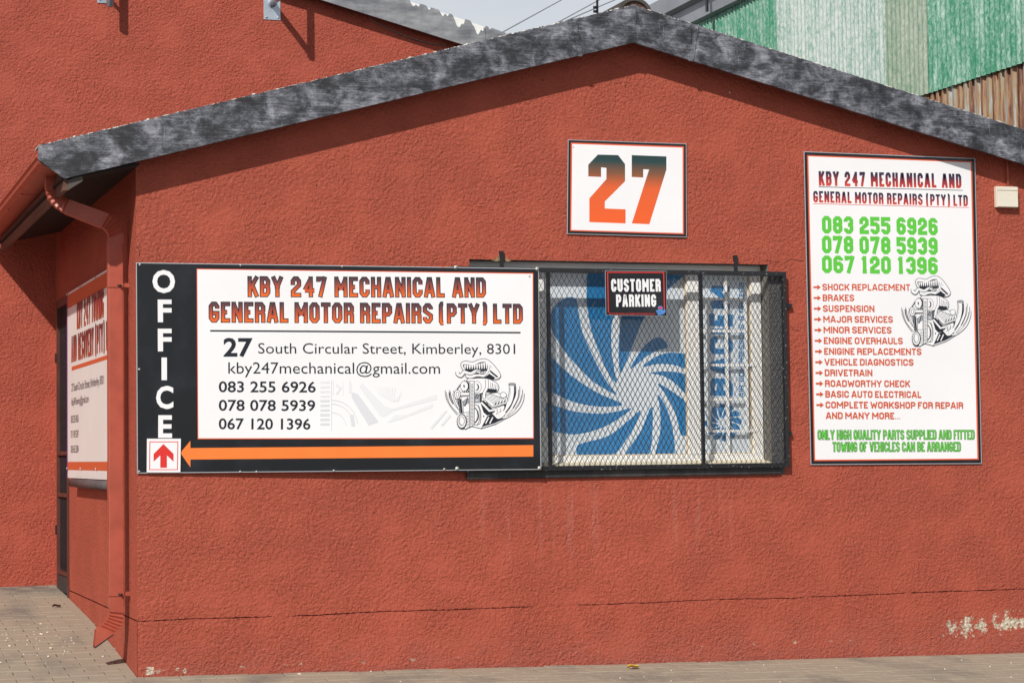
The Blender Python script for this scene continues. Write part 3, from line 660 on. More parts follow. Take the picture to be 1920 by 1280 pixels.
# ------------------------------------------------------------------ flat print engine (layers stacked 0.06 mm apart)
class Print:
    def __init__(s, o, n, u, base=0.0):
        s.o = Vector(o); s.n = Vector(n).normalized(); s.u = (Vector(u) - s.n * Vector(u).dot(s.n)).normalized(); s.w = s.u.cross(s.n) * -1
        if s.w.z < 0: s.w = -s.w
        s.mats = []; s.mb = MB(); s.lay = base; s.step = 0.00003
    def p(s, px, py): return onplane(px, py, s.o, s.n)
    hold = False
    def up(s):
        if not s.hold: s.lay += s.step
        return s.n * s.lay
    def mi(s, m):
        if m not in s.mats: s.mats.append(m)
        return s.mats.index(m)
    def poly3(s, pts, m, off=None):
        off = s.up() if off is None else off; P = [Vector(q) + off for q in pts]
        s.mb.add(P, [tuple(t) for t in tessellate_polygon([P])], s.mi(m))
    def poly(s, pts, m, smooth=False):
        if smooth: pts = crom(pts, True)
        s.poly3([s.p(*q) for q in pts], m)
    def line(s, pts, wpx, m, closed=False, smooth=False):
        if smooth: pts = crom(pts, closed)
        s.strip2(pts, wpx, m, closed)
    def strip2(s, pts, w_, m, closed=False, tr=None, off=None):
        off = s.up() if off is None else off; L_, R_ = offsets(pts, w_ / 2, closed); f = tr or (lambda q: s.p(*q)); n = len(L_)
        vs = [f(q) + off for q in L_] + [f(q) + off for q in R_]
        s.mb.add(vs, [(i, (i + 1) % n, n + (i + 1) % n, n + i) for i in range(n if closed else n - 1)], s.mi(m))
    def flush(s, name, parent, kind=None):
        if not s.mb.v: return
        o = s.mb.build(name, s.mats, parent, autofix=False)
        s.mb = MB(); s.mats = []
        return o
def crom(P, closed, k=5):
    out = []; n = len(P)
    rng_ = range(n if closed else n - 1)
    for i in rng_:
        g_ = lambda j: P[j % n] if closed else P[max(0, min(n - 1, j))]
        a, b, c, d = g_(i - 1), g_(i), g_(i + 1), g_(i + 2)
        for j in range(k):
            t = j / k
            out.append(tuple(0.5 * ((2 * b[q]) + (-a[q] + c[q]) * t + (2 * a[q] - 5 * b[q] + 4 * c[q] - d[q]) * t * t + (-a[q] + 3 * b[q] - 3 * c[q] + d[q]) * t ** 3) for q in (0, 1)))
    if not closed: out.append(P[-1])
    return out
def offsets(pts, h, closed=False):
    n = len(pts); L_, R_ = [], []
    for i in range(n):
        p = pts[i]
        if closed: a, c = pts[i - 1], pts[(i + 1) % n]
        else: a, c = pts[max(0, i - 1)], pts[min(n - 1, i + 1)]
        def nrm(q, r):
            dx, dy = r[0] - q[0], r[1] - q[1]; l = math.hypot(dx, dy) or 1; return (-dy / l, dx / l)
        n1 = nrm(a, p) if a != p else nrm(p, c); n2 = nrm(p, c) if c != p else n1
        mx_, my_ = n1[0] + n2[0], n1[1] + n2[1]; l = math.hypot(mx_, my_) or 1; mx_, my_ = mx_ / l, my_ / l
        k = min(2.2, 1 / max(.3, mx_ * n1[0] + my_ * n1[1])) * h
        L_.append((p[0] + mx_ * k, p[1] + my_ * k)); R_.append((p[0] - mx_ * k, p[1] - my_ * k))
    return L_, R_
# chamfered stroke alphabet in a unit box
X_, Y_ = .30, .15
OO = [(X_, 0), (1 - X_, 0), (1, Y_), (1, 1 - Y_), (1 - X_, 1), (X_, 1), (0, 1 - Y_), (0, Y_)]
HOOK = [(1, .78), (1, 1 - Y_), (1 - X_, 1), (X_, 1), (0, 1 - Y_), (0, Y_), (X_, 0), (1 - X_, 0), (1, Y_)]
GL = {
 'O': ([(OO, 1)], .5), '0': ([(OO, 1)], .5), 'Q': ([(OO, 1), ([(.55, .3), (1.05, -.05)], 2)], .5),
 'C': ([([(1, .36), (1, Y_), (1 - X_, 0), (X_, 0), (0, Y_), (0, 1 - Y_), (X_, 1), (1 - X_, 1), (1, 1 - Y_), (1, .66)], 2)], .5),
 'G': ([([(1, .44), (1, Y_), (1 - X_, 0), (X_, 0), (0, Y_), (0, 1 - Y_), (X_, 1), (1 - X_, 1), (1, 1 - Y_), (1, .70)], 2), ([(.55, .44), (1, .44)], 0)], .5),
 'D': ([([(0, 0), (1 - X_, 0), (1, Y_), (1, 1 - Y_), (1 - X_, 1), (0, 1)], 1)], .5),
 'B': ([([(0, 0), (1 - X_, 0), (1, Y_), (1, .42), (.82, .53), (1, .64), (1, 1 - Y_), (1 - X_, 1), (0, 1)], 1), ([(.1, .53), (.8, .53)], 2)], .5),
 'P': ([([(0, 0), (0, 1)], 0), ([(0, 1), (1 - X_, 1), (1, 1 - Y_), (1, .55), (1 - X_, .42), (.1, .42)], 2)], .5),
 'R': ([([(0, 0), (0, 1)], 0), ([(0, 1), (1 - X_, 1), (1, 1 - Y_), (1, .62), (.85, .5), (.1, .5)], 2), ([(.72, .5), (1, .38), (1, 0)], 0)], .5),
 'K': ([([(0, 0), (0, 1)], 0), ([(.08, .38), (1, 1)], 0), ([(.4, .6), (1, 0)], 0)], .52),
 'Y': ([([(0, 1), (.5, .48)], 0), ([(.5, .48), (1, 1)], 0), ([(.5, .55), (.5, 0)], 0)], .56),
 'M': ([([(0, 0), (0, 1)], 0), ([(1, 1), (1, 0)], 0), ([(0, 1), (.5, .32)], 2), ([(.5, .32), (1, 1)], 2)], .74),
 'W': ([([(0, 1), (.22, 0)], 0), ([(.22, 0), (.5, .8)], 2), ([(.5, .8), (.78, 0)], 2), ([(.78, 0), (1, 1)], 0)], .8),
 'N': ([([(0, 0), (0, 1)], 0), ([(1, 0), (1, 1)], 0), ([(0, 1), (1, 0)], 2)], .54), 'E': ([([(1, 0), (0, 0), (0, 1), (1, 1)], 0), ([(.1, .5), (.85, .5)], 2)], .40),
 'F': ([([(0, 0), (0, 1), (1, 1)], 0), ([(.1, .5), (.8, .5)], 2)], .42), 'H': ([([(0, 0), (0, 1)], 0), ([(1, 0), (1, 1)], 0), ([(.1, .5), (.9, .5)], 2)], .5),
 'A': ([([(0, 0), (.40, 1), (.60, 1), (1, 0)], 0), ([(.2, .25), (.8, .25)], 2)], .58), 'I': ([([(.5, 0), (.5, 1)], 0)], .0),
 'L': ([([(0, 1), (0, 0), (1, 0)], 0)], .36), 'T': ([([(0, 1), (1, 1)], 0), ([(.5, .95), (.5, 0)], 0)], .44), 'V': ([([(0, 1), (.45, 0), (.55, 0), (1, 1)], 0)], .55),
 'S': ([([(0, .28), (0, Y_), (X_, 0), (1 - X_, 0), (1, Y_), (1, .36), (0, .64), (0, 1 - Y_), (X_, 1), (1 - X_, 1), (1, 1 - Y_), (1, .74)], 2)], .5),
 '(': ([([(1, 1.1), (.35, 1.1), (0, 1), (0, 0), (.35, -.1), (1, -.1)], 2)], .22), ')': ([([(0, 1.1), (.65, 1.1), (1, 1), (1, 0), (.65, -.1), (0, -.1)], 2)], .22),
 'J': ([([(1, 1), (1, Y_), (1 - X_, 0), (X_, 0), (0, Y_), (0, .3)], 2)], .45),
 'X': ([([(0, 0), (1, 1)], 0), ([(0, 1), (1, 0)], 0)], .5), 'Z': ([([(0, 1), (1, 1), (0, 0), (1, 0)], 0)], .5),
 'U': ([([(0, 1), (0, Y_), (X_, 0), (1 - X_, 0), (1, Y_), (1, 1)], 0)], .5),
 '.': ([([(.5, -.06), (.5, .06)], 2)], 0.0),
 '1': ([([(.0, .84), (.5, 1)], 2), ([(.5, 1), (.5, 0)], 0), ([(.0, 0), (1, 0)], 2)], .34),
 '2': ([([(0, .74), (0, 1 - Y_), (X_, 1), (1 - X_, 1), (1, 1 - Y_), (1, .6), (0, .22), (0, 0), (1, 0)], 0)], .5),
 '3': ([([(0, .74), (0, 1 - Y_), (X_, 1), (1 - X_, 1), (1, 1 - Y_), (1, .62), (.8, .52), (1, .4), (1, Y_), (1 - X_, 0), (X_, 0), (0, Y_), (0, .26)], 2), ([(.4, .52), (.8, .52)], 2)], .5),
 '4': ([([(.75, 0), (.75, 1)], 0), ([(.75, 1), (0, .3)], 2), ([(0, .28), (1.2, .28)], 2)], .66),
 '5': ([([(0, .24), (0, Y_), (X_, 0), (1 - X_, 0), (1, Y_), (1, .48), (1 - X_, .6), (0, .6), (0, 1), (1, 1)], 2), ([(.8, 1), (1, 1)], 0)], .5),
 '6': ([([(1, .78), (1, 1 - Y_), (1 - X_, 1), (X_, 1), (0, 1 - Y_), (0, .4)], 2), ([(0, .56), (1 - X_, .56), (1, .44), (1, Y_), (1 - X_, 0), (X_, 0), (0, Y_)], 1)], .5),
 '7': ([([(0, .8), (0, 1), (1, 1)], 2), ([(1, 1), (.35, 0)], 0)], .5),
 '8': ([([(X_, 0), (1 - X_, 0), (1, Y_), (1, .4), (.8, .52), (1, .64), (1, 1 - Y_), (1 - X_, 1), (X_, 1), (0, 1 - Y_), (0, .64), (.2, .52), (0, .4), (0, Y_)], 1), ([(.2, .52), (.8, .52)], 2)], .5),
 '9': ([([(0, .22), (0, Y_), (X_, 0), (1 - X_, 0), (1, Y_), (1, .6)], 2), ([(1, .44), (X_, .44), (0, .56), (0, 1 - Y_), (X_, 1), (1 - X_, 1), (1, 1 - Y_)], 1)], .5)}
def strokes_text(pr, txt, A, Bp, hpx, tw=.16, grow=0.0, mats=None, gap=.12, skew=0.0, parent=None, name='lettering', space=.32):
    """lettering from A to Bp (photo points of the baseline's ends on the sign plane), cap height hpx photo pixels"""
    a, b_ = pr.p(*A), pr.p(*Bp); H = (pr.p(A[0], A[1] - hpx) - a).length
    u = (b_ - a).normalized(); v = (pr.w - u * pr.w.dot(u)).normalized()
    tot = 0; adv = []
    for ch in txt:
        wd = space if ch == ' ' else tw
        tot += wd + (gap if ch != ' ' else 0)
    tot -= gap; ws = ((b_ - a).length / H - tot) / sum(GL[ch][1] for ch in txt if ch != ' '); ws = max(ws, .3); tot = 0
    for ch in txt:
        wd = space if ch == ' ' else GL[ch][1] * ws + tw
        adv.append((tot, wd)); tot += wd + (gap if ch != ' ' else 0)
    tot -= gap; sx = (b_ - a).length / (tot * H)
    for g_, m in mats:
        L0 = [pr.up() for _ in range(4)]
        for ch, (x, wd) in zip(txt, adv):
            if ch == ' ': continue
            for si, (pts, closed) in enumerate(GL[ch][0]):
                iw, ih = wd - tw, 1 - tw; P_ = [(x + tw / 2 + q[0] * iw, tw / 2 + q[1] * ih) for q in pts]
                if closed == 0:      # square ends
                    e = tw / 2 + g_
                    def ext(p, q): l = math.hypot(p[0] - q[0], p[1] - q[1]) or 1; return (p[0] + (p[0] - q[0]) / l * e, p[1] + (p[1] - q[1]) / l * e)
                    if ch not in 'AVWYKNM': P_[0], P_[-1] = ext(P_[0], P_[1]), ext(P_[-1], P_[-2])
                    else: P_[0], P_[-1] = ext(P_[0], P_[1]), ext(P_[-1], P_[-2])
                pr.strip2(P_, tw + 2 * g_, m, closed == 1, tr=lambda q: a + u * (q[0] * H * sx) + v * (q[1] * H), off=L0[min(si, 3)])
        if parent is not None: pr.flush(name, parent)
TXC = {}
def font_text(pr, txt, A, Bp, hpx, m, bold=0.0, ref='H', parent=None):
    """built-in font, fitted so that the text runs from A to Bp with cap height hpx"""
    key = (txt, bold)
    cu = bpy.data.curves.new('t', 'FONT'); cu.body = txt; cu.offset = bold; cu.resolution_u = 3; cu.fill_mode = 'FRONT'
    o = bpy.data.objects.new('t', cu); COL.objects.link(o); dg = bpy.context.evaluated_depsgraph_get(); dg.update()
    me = bpy.data.meshes.new_from_object(o.evaluated_get(dg)); vs = [v.co.copy() for v in me.vertices]; fs = [tuple(p.vertices) for p in me.polygons]
    bpy.data.objects.remove(o); bpy.data.curves.remove(cu); bpy.data.meshes.remove(me)
    if not vs: return
    x0, x1 = min(v.x for v in vs), max(v.x for v in vs)
    if bold not in TXC:
        c2_ = bpy.data.curves.new('t', 'FONT'); c2_.body = 'H'; c2_.offset = bold; o_ = bpy.data.objects.new('t', c2_); COL.objects.link(o_); dg.update()
        m_ = bpy.data.meshes.new_from_object(o_.evaluated_get(bpy.context.evaluated_depsgraph_get())); ys__ = [v.co.y for v in m_.vertices]; TXC[bold] = (min(ys__), max(ys__)); bpy.data.objects.remove(o_)
    y0 = TXC[bold][0]; cap = TXC[bold][1] - y0
    a, b_ = pr.p(*A), pr.p(*Bp); H = (pr.p(A[0], A[1] - hpx) - a).length; u = (b_ - a).normalized(); v_ = (pr.w - u * pr.w.dot(u)).normalized()
    off = pr.up(); sx = (b_ - a).length / (x1 - x0)
    pr.mb.add([a + u * ((v.x - x0) * sx) + v_ * ((v.y - y0) * H / cap) + off for v in vs], fs, pr.mi(m))
# the monster-engine cartoon of the signs, drawn in a 1440 x 1280 field
def engine(pr, fx, D, W_, Gy, lw=1.0):
    step0 = pr.step; pr.step = 0.000028
    f = lambda pts: [fx(*q) for q in pts]; sc_ = abs(fx(1000, 0)[0] - fx(0, 0)[0]) / 1000
    def poly(pts, m, sm=False, ol=0):
        if ol: pr.line(f(pts), (ol * 2) * sc_ * lw, D, True, sm)
        pr.poly(f(pts), m, sm)
    def ln(pts, w_, m, sm=True, closed=False): pr.line(f(pts), w_ * sc_, m, closed, sm)
    def tubeo(pts, w_): ln(pts, w_ + 16 * lw, D); ln(pts, w_, W_)
    def ell(cx, cy, rx, ry, n=18): return [(cx + rx * math.cos(2 * math.pi * i / n), cy + ry * math.sin(2 * math.pi * i / n)) for i in range(n)]
    # left and right exhaust horns
    for P_, w_ in (([(262, 640), (290, 760), (330, 860)], 30), ([(215, 585), (245, 700), (310, 850)], 42), ([(150, 568), (162, 680), (225, 800), (320, 915)], 58)): tubeo(P_, w_)
    ln([(134, 600), (150, 700), (212, 815), (305, 915)], 9, D); ln([(170, 600), (190, 700), (235, 780)], 12, D); ln([(228, 620), (255, 730), (310, 850)], 8, D); ln([(152, 640), (170, 720)], 6, Gy)
    for P_, w_ in (([(1280, 620), (1270, 720), (1200, 850), (1080, 945), (980, 990)], 34), ([(1252, 560), (1240, 690), (1165, 830), (1040, 945)], 42), ([(1205, 512), (1200, 650), (1130, 800), (1010, 950)], 50), ([(1120, 488), (1122, 600), (1085, 740), (1010, 870), (920, 955), (855, 915)], 84)): tubeo(P_, w_)
    ln([(1155, 505), (1152, 640), (1110, 780), (1020, 905)], 16, D); ln([(1090, 520), (1092, 620), (1060, 740)], 7, Gy); ln([(1220, 560), (1205, 690), (1130, 840)], 10, D); ln([(1262, 640), (1235, 740), (1160, 850)], 8, D)
    poly(ell(1120, 482, 50, 16), Gy, ol=6)
    # block
    poly([(385, 740), (470, 600), (650, 600), (760, 800), (800, 935), (745, 960), (655, 1140), (520, 1108), (400, 1050)], W_, ol=8)
    poly([(640, 745), (690, 720), (830, 850), (1040, 775), (1010, 860), (830, 890), (820, 930), (745, 950), (690, 900)], D)
    poly([(745, 965), (830, 930), (900, 1000), (1030, 985), (860, 1065), (665, 1115)], D)
    for x in (760, 820): ln([(x + 10, 975), (x - 38, 1070)], 17, W_, False)
    ln([(672, 1128), (860, 1070), (1010, 1000)], 10, W_, False); ln([(650, 1148), (870, 1080), (1040, 985)], 7, D, False)
    ln([(655, 750), (780, 880), (880, 858), (1000, 810)], 28, W_, False); ln([(830, 905), (900, 880), (1000, 840)], 10, D)
    pr.up(); pr.hold = True
    for i in range(3): ln([(850 + i * 52, 930 - i * 28), (890 + i * 52, 880 - i * 26)], 34, W_, False); ln([(880 + i * 52, 935 - i * 28), (912 + i * 50, 890 - i * 26)], 7, D, False)
    pr.hold = False
    poly([(690, 692), (755, 628), (900, 608), (1050, 700), (1030, 765), (830, 822)], W_, ol=8)
    pr.up(); pr.hold = True
    for i in range(8): ln([(716 + i * 17, 690 + i * 13), (780 + i * 30, 628 + i * 9), (830 + i * 27, 640 + i * 12)], 7, Gy if i % 2 else D)
    pr.hold = False
    pr.up(); pr.hold = True
    for i in range(4): ln([(862 + i * 46, 790 - i * 14), (885 + i * 46, 748 - i * 14)], 15, D, False)
    pr.hold = False
    ln([(835, 800), (1030, 742)], 8, D, False)
    poly(ell(988, 642, 44, 38), W_, ol=7)
    # blower
    poly([(450, 412), (560, 398), (720, 395), (830, 432), (912, 500), (895, 585), (800, 600), (740, 570), (660, 612), (560, 615), (470, 560)], W_, True, ol=8)
    pr.up(); pr.hold = True
    for i in range(5): ln([(800 + i * 26, 450 + i * 12), (795 + i * 26, 520), (775 + i * 26, 590)], 8, D if i % 2 else Gy)
    pr.hold = False
    poly([(760, 545), (900, 560), (880, 600), (740, 600)], D)
    poly(ell(590, 522, 66, 82), W_, ol=6); poly(ell(586, 525, 38, 52), D); poly(ell(574, 522, 30, 46), W_)
    ln([(738, 410), (742, 520), (705, 600), (692, 690)], 50, D); ln([(738, 410), (742, 520), (705, 600), (692, 690)], 36, W_)
    poly([(552, 622), (640, 622), (640, 760), (552, 765)], Gy); ln([(560, 690), (600, 630)], 12, D, False); ln([(585, 700), (630, 640)], 10, D, False); ln([(650, 615), (652, 745)], 26, D, False)
    ln([(575, 720), (610, 720)], 14, W_, False)
    # crank disc
    ln(ell(575, 940, 62, 150), 8, D, closed=True); ln([(560, 830), (605, 900), (608, 990), (560, 1060)], 18, D); ln(ell(560, 940, 36, 100), 6, Gy, closed=True)
    ln([(610, 790), (650, 900), (640, 1060), (590, 1090)], 8, D); poly(ell(692, 960, 10, 12), D)
    # left machinery
    ln([(345, 480), (270, 590)], 12, D, False); ln([(330, 700), (352, 910)], 46, D, False); ln([(322, 700), (344, 905)], 8, Gy, False)
    poly([(380, 740), (450, 680), (480, 700), (480, 760), (390, 800)], Gy); poly([(360, 670), (450, 668), (440, 690), (370, 740)], W_, ol=4); ln([(395, 800), (420, 790), (450, 690)], 14, D)
    ln([(340, 632), (478, 630)], 66, D, False); ln([(340, 632), (478, 630)], 50, W_, False); ln([(345, 648), (478, 646)], 8, D, False)
    poly(ell(296, 632, 42, 64), W_, ol=8); ln(ell(298, 632, 20, 38), 7, D, closed=True)
    poly(ell(418, 508, 78, 88), D); 
    pr.up(); pr.hold = True
    for i in range(16): a_ = i * math.pi / 8; ln([(418 + 62 * math.cos(a_), 508 + 70 * math.sin(a_)), (418 + 80 * math.cos(a_), 508 + 90 * math.sin(a_))], 9, W_, False)
    pr.hold = False
    poly(ell(402, 508, 54, 70), W_); poly([(392, 480), (412, 508), (402, 540), (385, 510)], D)
    # toothed belt
    poly([(478, 440), (545, 440), (548, 600), (545, 1085), (480, 1120), (482, 600)], W_, ol=8)
    pr.up(); pr.hold = True
    for i in range(30): ln([(500, 485 + i * 20.5), (540, 480 + i * 20.5)], 8.5, D, False)
    pr.hold = False
    ln([(490, 450), (490, 1100)], 6, D, False)
    # lower pulley
    poly([(390, 912), (478, 905), (480, 1112), (420, 1150), (360, 1120)], W_, ol=8)
    pr.up(); pr.hold = True
    for i in range(8): ln([(430, 935 + i * 24), (474, 930 + i * 24)], 8, D, False)
    pr.hold = False
    poly(ell(366, 1040, 74, 112), D)
    pr.up(); pr.hold = True
    for i in range(18): a_ = i * math.pi / 9; ln([(366 + 66 * math.cos(a_), 1040 + 100 * math.sin(a_)), (366 + 82 * math.cos(a_), 1040 + 120 * math.sin(a_))], 10, D, False)
    pr.hold = False
    poly(ell(362, 1036, 62, 96), W_); ln(ell(360, 1032, 42, 68), 8, D, closed=True); ln([(335, 990), (335, 1060), (365, 1095)], 9, Gy)
    # scoop head with the toothed mouth
    poly([(520, 375), (700, 375), (830, 330), (930, 400), (830, 412), (700, 392)], D)
    poly([(375, 150), (430, 137), (525, 152), (600, 122), (680, 105), (755, 120), (850, 205), (938, 330), (925, 385), (850, 405), (770, 340), (700, 372), (600, 362), (500, 388), (430, 372), (420, 320), (370, 240), (353, 190)], W_, True, ol=8)
    poly([(382, 188), (455, 184), (545, 192), (640, 152), (722, 150), (756, 200), (742, 280), (700, 330), (600, 332), (470, 330), (410, 262)], D, True)
    pr.up(); pr.hold = True
    for i in range(10):
        x = 395 + i * 36; yt = 190 + (2 if i < 4 else -(i - 4) * 8); hh = 52 if i < 5 else 66 + (i - 5) * 6
        poly([(x, yt), (x + 32, yt - 2), (x + 26, yt + hh), (x + 14, yt + hh + 14)], W_)
    pr.hold = False
    pr.up(); pr.hold = True
    for i in range(5): poly([(620 + i * 24, 330 - i * 4), (640 + i * 24, 326 - i * 4), (632 + i * 23, 288 - i * 5)], W_)
    pr.hold = False
    poly([(790, 268), (912, 368), (890, 382), (785, 296)], D); poly([(775, 322), (872, 388), (840, 402), (725, 372)], D)
    ln([(700, 372), (765, 300), (790, 200)], 6, D); ln([(790, 205), (830, 250)], 5, Gy, False)
    T_ = [(640, 292), (575, 285), (500, 322), (430, 306), (395, 300), (350, 352), (302, 330), (300, 298)]
    ln(T_, 58, D); ln(T_, 42, W_); ln([(560, 300), (500, 335), (440, 320)], 6, Gy)
    ln([(640, 285), (600, 278), (570, 300)], 10, D)
    pr.step = step0

# ------------------------------------------------------------------ sign boards
def signboard(name, corners, ys, label, cat='sign', thick=.004):
    """corners: photo points TL TR BR BL; ys: distance of left and right edge from the wall"""
    P_ = [F(*c, y=ys[i]) for i, c in enumerate(corners)]
    n = (P_[1] - P_[0]).cross(P_[3] - P_[0]).normalized()
    if n.y > 0: n = -n
    root = thing(name, P_[3], label, cat)
    u = (P_[2] - P_[3]).normalized()
    P_[2] = onplane(*corners[2], P_[0], n)
    MB().prism([p - n * thick for p in P_], n * thick).build('panel', M_ALU, root)
    pr = Print(P_[0], n, u, .00005)
    return root, pr
def bolt(root, pr, px, py, r=.008, m=None):
    p = pr.p(px, py); 
    MB().tube([p + pr.n * .0002, p + pr.n * .003], r, 10).tube([p + pr.n * .003, p + pr.n * .006], r * .5, 8).build('screw', m or M_SCREW, root)

# main OFFICE board
root, pr = signboard('office_sign', [(255, 492), (1010, 503), (1015, 880), (257, 887)], (-.014, -.078, -.078, -.014),
                     'long black bordered board reading OFFICE down its left side, half over the window grille')
pr.poly([(256.5, 493.5), (1009, 504.5), (1013.5, 878.7), (258.5, 885.5)], M_SBLACK)
pr.poly([(368.5, 503.5), (1000, 511.7), (1001, 822), (370.5, 823)], M_SREDO)
pr.poly([(370, 505), (998.5, 513.5), (999.5, 820.2), (372, 821.2)], M_WPAINT)
pr.poly([(338, 848.5), (357, 826), (357, 839.5), (1000, 834), (1000, 855.5), (357, 861), (357, 875.5)], M_SORANGE)
pr.flush('face', root)
BO = [(.012, M_INK)]
strokes_text(pr, 'KBY 247 MECHANICAL AND', (465, 556.3), (911, 557.5), 38, tw=.185, gap=.10, mats=[(.022, M_INK)], parent=root, name='title_outline')
strokes_text(pr, 'KBY 247 MECHANICAL AND', (465, 556.3), (911, 557.5), 38, tw=.185, gap=.10, mats=[(-.022, M_GR_MAIN)], parent=root, name='title_line')
strokes_text(pr, 'GENERAL MOTOR REPAIRS (PTY) LTD', (392, 604), (980, 606.5), 38, tw=.185, gap=.10, mats=[(.022, M_INK)], parent=root, name='title_outline', space=.24)
strokes_text(pr, 'GENERAL MOTOR REPAIRS (PTY) LTD', (392, 604), (980, 606.5), 38, tw=.185, gap=.10, mats=[(-.022, M_GR_MAIN)], parent=root, name='title_line', space=.24)
pr.line([(394, 620), (976, 623.5)], 3.0, M_INK)
font_text(pr, '27', (419, 668.5), (474, 668.5), 35, M_INK, .028)
font_text(pr, 'South Circular Street, Kimberley, 8301', (484, 662.5), (966, 663.5), 19.5, M_INK, 0.0)
font_text(pr, 'kby247mechanical@gmail.com', (428, 700), (825, 700.5), 21, M_INK, 0.0)
for i, s_ in enumerate(('083 255 6926', '078 078 5939', '067 120 1396')): font_text(pr, s_, (410, 735 + i * 34.7), ((592, 591, 582)[i], 735.5 + i * 34.7), 20.5, M_INK, .016)
for ch, yb, xa, xb in (('O', 549, 286, 328.5), ('F', 604, 296, 322), ('F', 658.5, 296, 322), ('I', 712.5, 302.8, 313), ('C', 766, 292.5, 325), ('E', 820.5, 296.5, 322.5)):
    font_text(pr, ch, (xa, yb), (xb, yb), 42.5, M_WPAINT, .03)
pr.flush('lettering', root)
zf = lambda x, y: (580 + x / 6.857, 690 + y / 6.857)
for pts, m in (([(540, 310), (620, 330), (890, 690), (760, 735), (545, 380)], M_FAINT), ([(640, 240), (680, 190), (960, 480), (1060, 520), (1640, 335), (1640, 400), (1080, 545), (960, 625), (900, 600)], M_FAINT2),
               ([(1000, 700), (1100, 600), (1240, 600), (1590, 450), (1580, 505), (1160, 660)], M_FAINT2), ([(510, 130), (545, 200), (545, 320), (510, 320)], M_FAINT2), ([(1080, 430), (1190, 300), (1150, 420)], M_FAINT2)):
    pr.poly([zf(*q) for q in pts], m)
for i in range(10): pr.line([zf(140, 180 + i * 60), zf(258, 178 + i * 60)], 4.2, M_FAINT if i > 3 else M_FAINT2)
pr.line([zf(283, 150), zf(283, 800)], 1.2, M_FAINT)
for r_ in (190, 300, 350): pr.line([zf(290 + r_ * math.sin(a_) * .95, 760 - r_ * math.cos(a_)) for a_ in [i * .13 for i in range(12)]], 1.3, M_FAINT)
pr.line([zf(540, 600), zf(565, 740)], 7, M_FAINT)
for x in (305, 430): pr.line([zf(x, 160), zf(x, 350)], 1.0, M_FAINT2)
pr.line([zf(340, 210), zf(400, 250), zf(350, 330)], 4, M_FAINT2)
for i in range(9): pr.line([zf(830 + i * 34, 220 + i * 4), zf(900 + i * 22, 340 + i * 12)], 1.2, M_FAINT2)
pr.line([zf(1560, 770), zf(1760, 540)], 5, M_FAINT2); pr.line([zf(1700, 730), zf(1810, 600)], 5, M_FAINT2)
pr.flush('faded_engine_print', root)
engine(pr, lambda x, y: (820 + x / 8, 660 + y / 8), M_INK, M_WPAINT, M_GREY)
pr.flush('engine_cartoon', root)
for p_ in [(262, 496), (451, 497), (641.5, 499.5), (261, 692), (261, 883.5), (450.5, 884), (481, 884), (626, 882), (833, 879)]: bolt(root, pr, *p_, r=.0065)
for p_ in [(854.5, 501), (1007, 504), (857, 878), (1011.5, 877)]: bolt(root, pr, *p_, r=.012)
bolt(root, pr, 992.5, 517.5, .006); bolt(root, pr, 830, 501.5, .005, M_SREDO)
# small red arrow plate
r2_, pr2 = None, None
ys_ = lambda px: -.0155 + (-.064) * (px - 256) / 756
pc_ = [(275.5, 822), (339, 822), (338, 885), (275, 885)]
r2_ = thing('arrow_sign', F(275, 885, -.022), 'small white square plate with a red up arrow on the OFFICE board', 'sign')
q_ = [onplane(*c, pr.o + pr.n * .0058, pr.n) for c in pc_]
MB().prism([p for p in q_], pr.n * .002).build('panel', M_WPAINT, r2_)
p2 = Print(pr.o + pr.n * .0079, pr.n, pr.u)
p2.line([(281, 828), (333.5, 828), (332.8, 880), (280.5, 880)], 1.6, M_SRED, True)
p2.poly([(306.5, 832), (325.5, 850.5), (325.5, 865), (313, 853.5), (313, 876.5), (300.5, 876.5), (300.5, 853.5), (288, 865), (288, 850.5)], M_SRED)
p2.flush('arrow', r2_)

# number board 27
root, pr = signboard('number_sign', [(1065, 262), (1287, 269.5), (1287.5, 445), (1063, 438.5)], (-.012,) * 4, 'square white board with a large 27, above the window grille')
pr.poly([(1066, 263), (1286, 270.5), (1286.5, 444), (1064.3, 437.5)], M_SBLACK)
pr.poly([(1070.3, 267.3), (1282.3, 274.8), (1282.5, 439.3), (1068.8, 433)], M_SREDO)
pr.poly([(1073, 270), (1279.8, 277.2), (1280, 437), (1071.3, 431)], M_WPAINT)
pr.flush('face', root)
pr.poly([(1103, 309), (1121, 290), (1159, 291), (1172, 308), (1172, 340), (1134, 378), (1134, 391), (1173, 392.5), (1173, 419), (1105, 416.5), (1105, 372), (1137, 336), (1137, 315), (1127, 314), (1127, 332), (1103, 331)], M_GR_27)
pr.poly([(1184.5, 291), (1249.5, 293.5), (1249.5, 318), (1217.5, 420.5), (1184.5, 419), (1217, 318), (1206, 317.5), (1206, 333), (1184.5, 332)], M_GR_27)
pr.flush('digits', root)
for p_ in [(1068, 265.5), (1284.5, 272.5), (1285, 442), (1066, 435.5)]: bolt(root, pr, *p_, r=.004, m=M_BLACK)
bolt(root, pr, 1074.5, 275.5, .0035)

